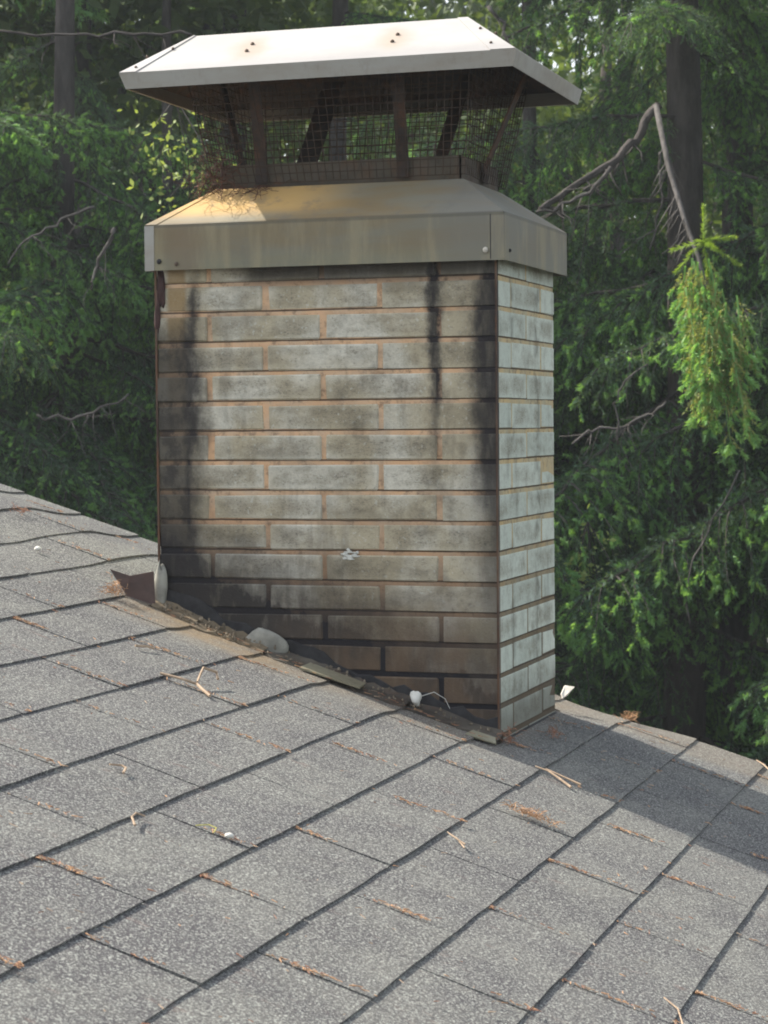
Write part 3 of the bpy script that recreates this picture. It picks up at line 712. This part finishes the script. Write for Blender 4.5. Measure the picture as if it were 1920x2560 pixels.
roof_stick('twig', [(-9.85, -6.9, .03), (-9.6, -6.6, .08), (-9.45, -6.4, .04)], 0.06, 0.05, M_TWIG, 'stubby white stick on a shingle seam uphill of the forked twig', 'stick')
roof_stick('dry_needle', [(2.05, -13.35, .02), (2.4, -13.7, .06), (2.75, -14.15, .02)], 0.02, 0.035, M_TWIG, 'pair of dry pinkish pine needles crossing a shingle right of centre', 'needle', branches=[[(2.15, -13.6, .02), (2.7, -14.0, .03)]])
roof_stick('bark_strip', [(1.75, -2.55, .02), (2.2, -2.75, .08), (2.65, -3.1, .06), (3.1, -3.5, .03)], 0.03, 0.06, M_TWIG, 'long thin straw strip lying along the lower edge of the chimney shadow', 'straw', branches=[[(2.1, -2.7, .05), (3.3, -3.15, .08)]])
roof_stick('dry_needle', [(6.6, 11.2, .03), (6.9, 10.7, .08), (7.4, 9.9, .03)], 0.03, 0.045, M_TWIG, 'tan twig lying at the far right end of the rake edge', 'twig')
roof_stick('dry_needle', [(9.0, -19.5, .03), (9.4, -20.0, .08), (9.7, -20.9, .03)], 0.025, 0.03, M_TWIG, 'thin dry stem lying at the bottom right of the roof', 'twig')
roof_stick('straw_curl', [(-1.9, -21.05, .03), (-1.72, -20.75, .08), (-1.5, -20.8, .1), (-1.45, -21.05, .03)], 0.022, 0.022, simple('straw_yellow', (0.45, 0.42, 0.12), 0.8), 'yellow green curl of straw on a shingle seam, lower left', 'straw')
mb = MB(); mb.blob(onroof(-16.98, .65, .2), (.13, .11, .08), 4, nu=8, nv=6); tag(mb.build('pebble', M_WHITE, smooth=True), 'pinkish white pebble on the shingles at the far left', 'pebble')
mb = MB(); mb.blob(onroof(-1.12, -20.9, .2), (.12, .10, .07), 5, nu=8, nv=6); tag(mb.build('pebble', M_WHITE, smooth=True), 'white pebble lodged in the seam beside the yellow straw curl', 'pebble')
mb = MB(); mb.blob(onroof(-2.88, -.45, .50), (.2, .12, .22), 6, nu=12, nv=8, rough=.35)
tag(mb.build('caulk_lump', M_WHITE, smooth=True), 'white lump of caulk on the flashing against the chimney front', 'caulk')
roof_stick('wire_end', [(-2.75, -.5, .6), (-2.4, -.45, .95), (-2.0, -.45, .85), (-1.75, -.5, .55)], 0.018, 0.012, M_WHITE, 'thin pale wire arching out beside the white lump of caulk', 'wire')
def clump(name, x, y, sx, sy, n, label, cat, mat=M_STRAW, l=0.28, r=0.011, h=0.17, hz=.16):
    mb = MB(); R = random.Random(int(x*100)+n)
    for i in range(n):
        px, py = x+R.gauss(0, sx), y+R.gauss(0, sy); a = R.uniform(0, 6.28); zz = h+abs(R.gauss(0, hz*0.6))
        ll = l*R.uniform(.4, 1.2); p = onroof(px, py, zz); q = onroof(px+ll*math.cos(a), py+ll*math.sin(a), max(.16, zz+R.uniform(-.15, .2)))
        mid = (p+q)/2+Vector((R.uniform(-.05, .05), R.uniform(-.05, .05), R.uniform(0, .08))); mb.tube([p, mid, q], r, r*.6, n=3)
    tag(mb.build(name, mat), label, cat)
clump('needle_clump', -13.1, -1.6, .14, .2, 90, 'heap of orange dry needles wedged behind the brown bent flashing', 'needles', hz=.35)
clump('needle_clump', 3.15, -8.65, .40, .12, 110, 'long clump of orange needles in the seam right of centre', 'needles', hz=.12)
clump('needle_clump', 1.95, 10.9, .12, .40, 60, 'orange dry leaves and needles at the rake edge right of the chimney', 'needles', hz=.15)
clump('needle_clump', 1.0, 3.2, .15, .35, 40, 'reddish dry needles in the shade against the side of the chimney', 'needles', M_NEEDLED, hz=.1)
clump('needle_clump', 0.25, -0.25, .08, .12, 40, 'dry brown debris piled at the front corner foot of the chimney', 'debris', M_NEEDLED, hz=.5)
clump('needle_clump', -19.9, 5.1, .12, .3, 30, 'reddish bits of bark on the shingle edge at the far upper left', 'debris', M_NEEDLED, hz=.1)
# needles and bud scales washed into the seams
mb = MB(); R = random.Random(77); lay = {0: 0, 1: 1, 2: 2}
for c, yk in key_list:
    if R.random() < 0.12: continue
    xa, xb = cx(c-1), cx(c); n_ = R.randrange(12, 60); cen = R.uniform(.1, .95); spd = R.uniform(.12, .45)
    for i in range(n_):
        u = min(1.02, max(0.02, R.gauss(cen, spd))); x = xa+(xb-xa)*u; y = yk+R.gauss(0, .06)
        if HX0 < x < HX1 and y > HY0: continue
        a = R.gauss(0, .7); l_ = R.uniform(.04, .20); hh = .05+.11*u
        p = onroof(x, y, hh+R.uniform(0, .05)); q = onroof(x+l_*math.cos(a), y+l_*math.sin(a), hh+R.uniform(0, .05))
        mb.tube([p, q], R.uniform(.008, .02), .008, n=3, m=R.choice((0, 0, 1, 2)))
for i in range(420):
    x, y = R.uniform(-20, 12), R.uniform(-36, 11)
    if HX0-.3 < x < HX1+.2 and y > HY0: continue
    a = R.uniform(0, 6.3); l_ = R.uniform(.05, .22); c_ = onroof(x, y, .17)
    mb.tube([c_, onroof(x+l_*math.cos(a), y+l_*math.sin(a), .17)], R.uniform(.008, .02), .008, n=3, m=R.choice((0, 1, 2, 2)))
for i in range(90):
    x = R.uniform(-11.5, 0.3); y = R.uniform(-1.3, -.5); a = R.gauss(0, .6); l_ = R.uniform(.06, .3)
    mb.tube([onroof(x, y, .24), onroof(x+l_*math.cos(a), y+l_*math.sin(a)*.5, .26)], R.uniform(.008, .016), .008, n=3, m=R.choice((0, 1, 1, 2)))
tag(mb.build('needle_litter', [M_STRAW, M_NEEDLED, M_TWIG]), 'orange brown needles and bud scales washed into the shingle seams', 'needle litter', kind='stuff')
# ------------------------------------------------------------------ ground
mb = MB(1.0); mb.poly([(-160, -160, -4.6), (160, -160, -4.6), (160, 160, -4.6), (-160, 160, -4.6)])
tag(mb.build('ground', M_GROUND), 'dark forest floor below the house', kind='structure')
# ------------------------------------------------------------------ trees
def needle_shoot(mb, p, d, l, n, nl, wd, m, R):
    """a shoot: short axis with needles as narrow triangles"""
    d = d.normalized(); a = d.cross(Vector((0.3, 0.2, 0.93))); a.normalize(); b = d.cross(a)
    for i in range(n):
        s_ = (i+0.5)/n; t_ = R.uniform(0, 6.283); rad = a*math.cos(t_)+b*math.sin(t_)
        base = p+d*(l*s_); q = base+rad*nl*0.75+d*nl*R.uniform(.4, .9); side = d.cross(rad)*wd*0.5+d*wd*.3
        k = len(mb.v); mb.v += [tuple(base-side), tuple(base+side), tuple(q)]; mb.f.append((k, k+1, k+2)); mb.m.append(m)
def hang(mb, p, out, ln, R, tips=1.0, dens=0.03):
    """a branchlet that leaves the limb sideways and then hangs"""
    P = [p.copy()]; d = out.normalized(); st = 0.045; n = max(3, int(ln/st)); acc = 0
    for i in range(n):
        d = (d+Vector((R.gauss(0, .07), R.gauss(0, .07), -0.20))).normalized(); P.append(P[-1]+d*st)
    mb.tube(P, 0.004, 0.002, n=3, m=2, cap=False)
    for i in range(n):
        dd = (P[i+1]-P[i]).normalized()
        for k in range(3):
            sdv = Vector((R.gauss(0, 1), R.gauss(0, 1), R.gauss(0, .3))).normalized()
            dr = dd*0.9+sdv*0.85+Vector((0, 0, -.25)); l = R.uniform(.035, .085)*(1.1-.4*i/n)
            pp = P[i]+(P[i+1]-P[i])*R.random()
            needle_shoot(mb, pp, dr, l, 9, 0.016, 0.0060, 0, R)
            if R.random() < 0.34*tips: needle_shoot(mb, pp+dr.normalized()*l, dr, 0.034, 18, 0.018, 0.0075, 1, R)
        if i % 2: needle_shoot(mb, P[i], dd, st*2, 8, 0.015, 0.004, 0, R)
    for k in range(R.randrange(1, 4)):
        if R.random() < tips:
            needle_shoot(mb, P[-1], d+Vector((R.gauss(0, .5), R.gauss(0, .5), 0)), 0.045, 26, 0.021, 0.008, 1, R)
def bough_mesh(seed, ln=1.5, tips=1.0):
    R = random.Random(seed); mb = MB(1.0); P = []; n = 14; y = 0
    for i in range(n+1):
        s_ = i/n; y += R.gauss(0, .012); P.append(Vector((ln*s_, y, -0.05*s_-0.42*s_*s_+0.18*s_**3+R.gauss(0, .006))))
    mb.tube(P, 0.011, 0.004, n=5, m=2)
    for i in range(4, n):
        for k in range(14): needle_shoot(mb, P[i]+(P[i+1]-P[i])*R.random(), (P[i+1]-P[i])+Vector((0, R.gauss(0, .1), R.gauss(0, .06))), .06, 9, .02, .006, 0, R)
    for i in range(2, n*2+1):
        s_ = i/(n*2); k = min(n-1, int(s_*n)); p = P[k]+(P[k+1]-P[k])*(s_*n-k)
        for sg in (-1, 1):
            if R.random() < .12: continue
            out = Vector((R.uniform(.2, .8), sg*R.uniform(.5, 1.0), R.uniform(-.3, .15)))
            hang(mb, p, out, R.uniform(.18, .52)*(1.15-.5*s_), R, tips)
    for k in range(4): hang(mb, P[-1], Vector((1, R.gauss(0, .4), -.1)), R.uniform(.15, .3), R, tips)
    return mb.mesh('bough', [M_SPR, M_TIP, M_BARK])
BOUGH = [bough_mesh(100+i, 1.3+0.1*(i % 3), (1.0, .35, 1.4, .6, .15)[i]) for i in range(5)]
def at(u, v, dist):
    d = CF+CR*(u-960)/FOC-CU*(v-1280)/FOC; d = d/np.linalg.norm(d[:2]); return CAM*S+d*dist
GAPS = ((90, 60, 90, 50), (430, 360, 80, 110), (150, 320, 40, 50), (330, 10, 200, 50), (760, 10, 120, 40), (1460, 400, 90, 90), (1745, 400, 28, 140), (700, 350, 70, 60), (1000, 350, 110, 60), (1480, 1480, 50, 50))
def gapped(x0, y0, z, a, s_):
    for f_ in (.35, .6, .85, 1.05):
        q = np.array([x0+math.cos(a)*1.4*s_*f_, y0+math.sin(a)*1.4*s_*f_, z-.25*f_*s_])
        for dz in (0.1, -.2):
            d = q+np.array([0, 0, dz])-CAM*S; zz = d@CF
            if zz < 1: continue
            u = 960+FOC*(d@CR)/zz; v = 1280-FOC*(d@CU)/zz
            for gu, gv, ru, rv in GAPS:
                if ((u-gu)/(ru+20))**2+((v-gv)/(rv+20))**2 < 1: return True
    return False
def spruce(u, dist, rtrunk, label, zlo=-3.2, zhi=4.2, step=0.30, per=4, seed=0, lean=0.0, sc=1.0, pos=None, face=None):
    R = random.Random(seed); p = at(u, 1280, dist) if pos is None else pos; x0, y0 = p[0], p[1]
    t = tag(empty('spruce_tree', (x0, y0, -4.6)), label, 'spruce', 'spruce trees behind the house')
    mb = MB(1.0); P = []
    top = zhi+1.5
    for i in range(13):
        z = (top+4.6)*i/12; P.append((lean*z+R.gauss(0, .012), R.gauss(0, .012), z))
    mb.tube(P, rtrunk*1.15, rtrunk*0.35, n=10); mb.build('trunk', M_BARK, t, True)
    z = zlo; k = 0
    while z < zhi:
        for j in range(per):
            a = j*2*math.pi/per+R.uniform(-.6, .6)+k*.7
            if face is not None and R.random() < .35: a = face+R.gauss(0, .7)
            fr = (z-zlo)/(top-zlo)
            s_ = sc*R.uniform(.8, 1.25)*(1.25-.75*fr)
            if gapped(x0, y0, z, a, s_) and R.random() < .85: continue
            o = link('bough', BOUGH[R.randrange(5)], t)
            o.location = (lean*(z+4.6), 0, z+4.6+R.uniform(-.12, .12)); o.rotation_euler = (R.gauss(0, .12), R.uniform(-.12, .30), a); o.scale = (s_, s_, s_*R.uniform(.9, 1.2))
        z += step*R.uniform(.75, 1.3); k += 1
    return t
spruce(1715, 9.6, 0.10, 'large dark spruce with a bare trunk right of the chimney cap', seed=1, zlo=-3.4, zhi=5, step=.36, per=3, sc=.95)
spruce(1850, 11.0, 0.10, 'dark spruce trunk at the right edge, just behind the large one', seed=2, zhi=5, step=.34, per=4)
spruce(2230, 9.2, 0.09, 'spruce beyond the right edge whose drooping boughs hang into the picture', seed=3, zhi=4.5, step=.3, per=4)
spruce(1330, 11.2, 0.07, 'dense spruce just right of the chimney with boughs hanging to the roof', seed=4, zlo=-3.4, zhi=1.2, step=.22, per=5, sc=.9)
spruce(860, 12.2, 0.07, 'spruce seen through the open screen of the chimney cap', seed=5, zhi=4, step=.45, per=3, sc=.8)
spruce(430, 12.0, 0.06, 'thin spruce behind the left corner of the chimney', seed=6, zhi=1.0, zlo=-3.4, step=.30, per=4, sc=.8)
spruce(180, 10.2, 0.09, 'tall dark spruce left of the chimney with hanging curtains of needles', seed=7, zhi=1.5, step=.28, per=5)
spruce(-260, 9.4, 0.09, 'spruce beyond the left edge with boughs reaching in over the roof', seed=8, zhi=1.7, step=.28, per=5)
spruce(620, 13.5, 0.07, 'far spruce between the chimney and the left hand trees', seed=9, zhi=1.2, step=.26, per=5)
spruce(1550, 13.0, 0.08, 'far spruce in the dark gap right of the chimney', seed=10, zlo=-3.4, zhi=.6, step=.2, per=5)
# a taller stand added up-sun, outside the frame, that keeps the trees in view in shade
i = 0
for (x, y) in ((-6.6, 8.2), (-11.5, 7.6)):
    spruce(0, 0, 0.14, 'unseen tall spruce added left of the house to shade the trees in view, '+('nearest to the chimney', 'farthest from the chimney')[i], pos=(x, y), seed=30+i, zlo=0.0, zhi=9.5, step=.5, per=5, sc=1.55); i += 1
# drooping sunlit branch tip at the right
R = random.Random(51); tp = at(1780, 640, 7.3)
t = tag(empty('spruce_bough', tuple(tp)), 'sunlit yellow green spruce branch end hanging at the right', 'branch')
mb = MB(1.0)
a = at(1640, 265, 7.9)-tp; P = [Vector(a), Vector(at(1672, 420, 7.7)-tp), Vector(at(1715, 560, 7.5)-tp), Vector(at(1745, 640, 7.4)-tp), Vector(at(1765, 720, 7.3)-tp)]
mb.tube(P, 0.011, 0.006, n=6); 
for k in range(22):
    i_ = R.randrange(1, 4); q = P[i_-1]+(P[i_]-P[i_-1])*R.random(); d = Vector((R.gauss(-.3, .4), R.gauss(0, .3), -.7)).normalized(); Q = [q]
    for g_ in range(5): d = (d+Vector((R.gauss(0, .2), R.gauss(0, .2), -.12))).normalized(); Q.append(Q[-1]+d*R.uniform(.015, .04))
    mb.tube(Q, .003, .0012, n=3)
mb.build('dead_limb', M_DEAD, t, True)
mb = MB(1.0)
for k in range(58):
    s_ = R.random(); p = P[3]+(P[4]-P[3])*s_*2.5+Vector((R.gauss(0, .018+.035*s_), R.gauss(0, .05), 0))
    hang(mb, p, Vector((R.gauss(0, .2), R.gauss(0, .2), -1)), R.uniform(.12, .36)*(.6+.5*s_), R, 1.6)
mb.mesh
mb.build('foliage', [leaf_mat('sunlit_needles', (0.23, 0.26, 0.10), (0.31, 0.34, 0.14), 0.4), M_TIP, M_TIP], t)  # needle colour brightened and yellowed to carry the sunlight
mb = MB(1.0)
c0 = Vector(at(1758, 600, 7.2)-tp)
for k, (du, dv) in enumerate(((0, -75), (-60, 10), (60, -15), (75, 40), (-55, 55), (10, 55), (20, 5))):
    e = Vector(at(1758+du, 610+dv, 7.15)-tp); d = e-c0
    for g in range(4): needle_shoot(mb, c0+d*(g/4), d, d.length/4, 20, 0.020, 0.004, 0, R)
    for g in range(2): needle_shoot(mb, e, d, .03, 22, 0.016, 0.005, 0, R)
mb.build('new_shoots', [leaf_mat('bright_shoots', (0.22, 0.34, 0.07), (0.30, 0.42, 0.10), 0.4)], t)
# bare branches seen against the dark boughs
def bare(name, pts, r0, r1, label, mat, twigs=0, seed=0):
    R = random.Random(seed); W = [Vector(at(*q)) for q in pts]; o0 = W[0].copy(); mb = MB(1.0)
    P = []
    for a, b in zip(W[:-1], W[1:]):
        for g in range(4): P.append(a+(b-a)*g/4+Vector((R.gauss(0, .006), R.gauss(0, .006), R.gauss(0, .006)))-o0)
    P.append(W[-1]-o0); mb.tube(P, r0, r1, n=5)
    for k in range(twigs):
        i = R.randrange(2, len(P)-1); d = Vector((R.gauss(0, .5), R.gauss(0, .5), -R.uniform(.2, 1))).normalized(); q = P[i]; Q = [q]
        for g in range(4): d = (d+Vector((R.gauss(0, .2), R.gauss(0, .2), R.gauss(0, .2)))).normalized(); Q.append(Q[-1]+d*R.uniform(.02, .06))
        mb.tube(Q, r1*.5, r1*.2, n=3)
    o = mb.build(name, mat, None, True); o.location = o0; tag(o, label, 'branch')
D = 8.0
bare('bare_branch', [(1640, 265, 9.0), (1590, 350, 8.9), (1530, 410, 8.8), (1440, 460, 8.7), (1350, 525, 8.6)], 0.020, 0.012, 'dark bare limb slanting down from the trunk towards the corner of the chimney crown', M_BARK, 10, 1)
bare('bare_branch', [(1520, 420, 8.6), (1480, 480, 8.6), (1430, 500, 8.6), (1340, 530, 8.6)], 0.009, 0.006, 'thin grey branch under the dark bare limb', M_DEAD, 8, 2)
bare('bare_branch', [(283, 568, D), (262, 620, D), (240, 675, D), (228, 725, D)], 0.009, 0.004, 'short pale dead stick hanging steeply left of the chimney crown', M_DEAD, 4, 3)
bare('bare_branch', [(235, 515, D), (150, 550, D), (80, 585, D), (20, 660, D)], 0.006, 0.003, 'long thin grey branch at the left, above the pale dead stick', M_DEAD, 8, 4)
bare('bare_branch', [(100, 1040, D), (180, 1045, D), (255, 1025, D), (320, 985, D)], 0.005, 0.004, 'thin curved grey branch low on the left above the roof edge', M_DEAD, 9, 5)
bare('bare_branch', [(1432, 1105, 8.3), (1480, 1075, 8.3), (1560, 1068, 8.3), (1625, 1040, 8.3), (1665, 1005, 8.3)], 0.005, 0.005, 'thin curved grey branch right of the chimney at mid height', M_DEAD, 12, 6)
bare('bare_branch', [(1545, 1110, 8.3), (1540, 1010, 8.3), (1560, 950, 8.3), (1620, 910, 8.3)], 0.004, 0.003, 'thin upright twig crossing the curved grey branch', M_DEAD, 3, 7)
bare('bare_branch', [(1845, 1180, 8.3), (1768, 1330, 8.3), (1715, 1450, 8.3), (1725, 1560, 8.3)], 0.004, 0.003, 'thin hanging stem low on the right over the rake edge', M_DEAD, 6, 8)
bare('bare_branch', [(0, 82, D), (180, 88, D), (330, 84, D), (480, 88, D)], 0.005, 0.006, 'straight dark branch crossing the upper left above the chimney cap', M_BARK, 6, 9)
bare('bare_branch', [(1630, 620, 9.0), (1650, 520, 9.0), (1645, 430, 9.0), (1650, 380, 9.0)], 0.004, 0.006, 'thin upright dead stem left of the large dark trunk', M_DEAD, 6, 12)
bare('bare_branch', [(500, 130, 13), (520, 60, 13), (545, -20, 13)], 0.02, 0.014, 'slim dark stem behind the left end of the chimney cap lid', M_BARK, 2, 10)
bare('bare_branch', [(1225, 20, 8.2), (1255, 55, 8.2), (1270, 110, 8.2)], 0.008, 0.006, 'pale bent dead branch behind the right end of the chimney cap lid', M_DEAD, 3, 11)
# broadleaf trees further back, in the sun
def leaf_crown(seed, n=12000, rx=1.9, rz_=2.4, ls=0.05):
    g = np.random.default_rng(seed)
    cl = g.normal(size=(46, 3)); cl /= np.linalg.norm(cl, axis=1)[:, None]; cl *= g.uniform(.35, 1, (46, 1))*np.array([rx, rx, rz_])
    c = cl[g.integers(0, 46, n)]+g.normal(size=(n, 3))*np.array([.30, .30, .22])
    a = g.normal(size=(n, 3)); a /= np.linalg.norm(a, axis=1)[:, None]; b = np.cross(a, g.normal(size=(n, 3))); b /= np.linalg.norm(b, axis=1)[:, None]
    s_ = ls*g.uniform(.6, 1.3, (n, 1)); V = np.stack([c-a*s_, c-b*s_*.55, c+a*s_, c+b*s_*.55], 1).reshape(-1, 3)
    me = bpy.data.meshes.new('crown'); me.vertices.add(4*n); me.vertices.foreach_set('co', V.ravel()); me.loops.add(4*n); me.loops.foreach_set('vertex_index', np.arange(4*n, dtype=np.int32))
    me.polygons.add(n); me.polygons.foreach_set('loop_start', np.arange(0, 4*n, 4, dtype=np.int32)); me.polygons.foreach_set('loop_total', np.full(n, 4, dtype=np.int32))
    me.materials.append(M_DEC); me.update(); me.validate(); return me
CRN = [leaf_crown(1), leaf_crown(2)]
k = 0
for (u, d, zc, lab) in ((190, 12.5, 3.3, 'light green broadleaf crown hanging into the top left corner'), (560, 14, 3.3, 'light green broadleaf crown above the left end of the cap lid'), (120, 17, 1.6, 'sunlit broadleaf tree high at the upper left'), (470, 16, .9, 'bright green broadleaf tree behind the left end of the chimney cap'),
                   (800, 18, 1.9, 'sunlit broadleaf tree above and behind the chimney cap'), (1480, 15.5, 1.0, 'bright green broadleaf tree in the gap between chimney cap and large spruce'),
                   (1780, 19, 1.6, 'sunlit broadleaf tree behind the dark trunks at the right'), (1150, 19, .4, 'broadleaf tree behind the right end of the chimney cap'), (-150, 18, -.5, 'broadleaf tree far behind the left hand spruces'),
                   (280, 20, -1.2, 'low broadleaf tree glimpsed between the left hand spruces'), (1600, 19, -1.2, 'low broadleaf tree glimpsed in the dark gap at the right')):
    p = at(u, 1280, d); t = tag(empty('broadleaf_tree', (p[0], p[1], -4.6)), lab, 'tree', 'sunlit trees further back')
    mb = MB(1.0); R = random.Random(k+200)
    mb.tube([(0, 0, 0), (.1, 0, 2.5), (0, .1, 5), (.15, 0, 6.5+zc)], 0.13, 0.03, n=7)
    for j in range(6):
        z = R.uniform(3.5, 6); a = R.uniform(0, 6.28); mb.tube([(0, 0, z), (math.cos(a)*.7, math.sin(a)*.7, z+.5), (math.cos(a)*1.5, math.sin(a)*1.5, z+1.3)], .045, .012, n=4)
    mb.build('trunk', M_BARK, t, True)
    o = link('crown', CRN[k % 2], t); o.location = (0, 0, zc+4.6); o.rotation_euler = (0, 0, R.uniform(0, 6.28)); k += 1
for (u, v, d, n_, spread, lab) in ((1470, 1440, 8.6, 170, .085, 'small bright leafy spray low on the right, close beside the chimney'),
                       (440, 400, 9.0, 200, .10, 'bright leafy spray just above the left end of the chimney crown'), (60, 860, 9.0, 120, .08, 'yellow green leafy spray near the left edge, above the roof')):
    R = random.Random(int(u)+3); q = at(u, v, d); mb = MB(1.0)
    for i in range(n_):
        c_ = Vector((R.gauss(0, spread), R.gauss(0, spread), R.gauss(0, spread*1.3))); a = Vector((R.gauss(0, 1), R.gauss(0, 1), R.gauss(0, 1))).normalized(); b = a.cross(Vector((R.gauss(0, 1), R.gauss(0, 1), R.gauss(0, 1)))).normalized(); l_ = R.uniform(.008, .02)
        mb.poly([c_-a*l_, c_-b*l_*.5, c_+a*l_, c_+b*l_*.5])
    for i in range(6): mb.tube([Vector((0, 0, spread*2.5)), Vector((R.gauss(0, spread), R.gauss(0, spread), 0)), Vector((R.gauss(0, spread), R.gauss(0, spread), -spread*1.5))], .003, .0015, n=3, m=1)
    o = mb.build('leafy_spray', [M_SPRAY, M_BARK]); o.location = q; tag(o, lab, 'branch')
# far-off wood: reads as one mass
g = np.random.default_rng(9); mbw = []
n = 150000
ang = g.uniform(-.85, .35, n); dist = g.uniform(24, 34, n); zz = -4.6+g.uniform(0, 1, n)**.9*13
c = np.stack([np.sin(ang)*dist, np.cos(ang)*dist, zz], 1)+g.normal(size=(n, 3))*.2
keep = (np.sin(c[:, 0]*1.1+c[:, 2]*.9)+np.sin(c[:, 0]*.5-c[:, 2]*1.3+2)+np.sin(c[:, 1]*.9+c[:, 2]*.4)) > -0.9
c = c[keep]; n = len(c)
a = g.normal(size=(n, 3)); a /= np.linalg.norm(a, axis=1)[:, None]; b = np.cross(a, g.normal(size=(n, 3))); b /= np.linalg.norm(b, axis=1)[:, None]
s_ = .15*g.uniform(.5, 1.3, (n, 1)); V = np.stack([c-a*s_, c-b*s_*.6, c+a*s_, c+b*s_*.6], 1).reshape(-1, 3)
me = bpy.data.meshes.new('far_wood'); me.from_pydata([], [], []); me.vertices.add(4*n); me.vertices.foreach_set('co', V.ravel()); me.loops.add(4*n); me.loops.foreach_set('vertex_index', np.arange(4*n, dtype=np.int32))
me.polygons.add(n); me.polygons.foreach_set('loop_start', np.arange(0, 4*n, 4, dtype=np.int32)); me.polygons.foreach_set('loop_total', np.full(n, 4, dtype=np.int32))
me.materials.append(M_DEC); me.update(); me.validate()
tag(link('far_wood', me), 'green wood far behind the spruces', 'woods', kind='stuff')
# name-safe: metres-based parents were placed before their parts were shifted
bpy.context.view_layer.update()

# thin haze volume added in place of the milky veil of window glass
hm = bpy.data.materials.new('veil_haze'); hm.use_nodes = True; ht = hm.node_tree; ht.nodes.remove(ht.nodes['Principled BSDF'])
pv = ht.nodes.new('ShaderNodeVolumePrincipled'); pv.inputs['Color'].default_value = (0.86, 0.94, 1.0, 1); pv.inputs['Density'].default_value = 0.0021
pv.inputs['Anisotropy'].default_value = 0.2
ht.links.new(pv.outputs[0], ht.nodes['Material Output'].inputs['Volume'])
mb = MB(1.0); mb.box(-170, 170, -170, 170, -5.6, 15.5); tag(mb.build('added_veil_haze', hm), kind='stuff')
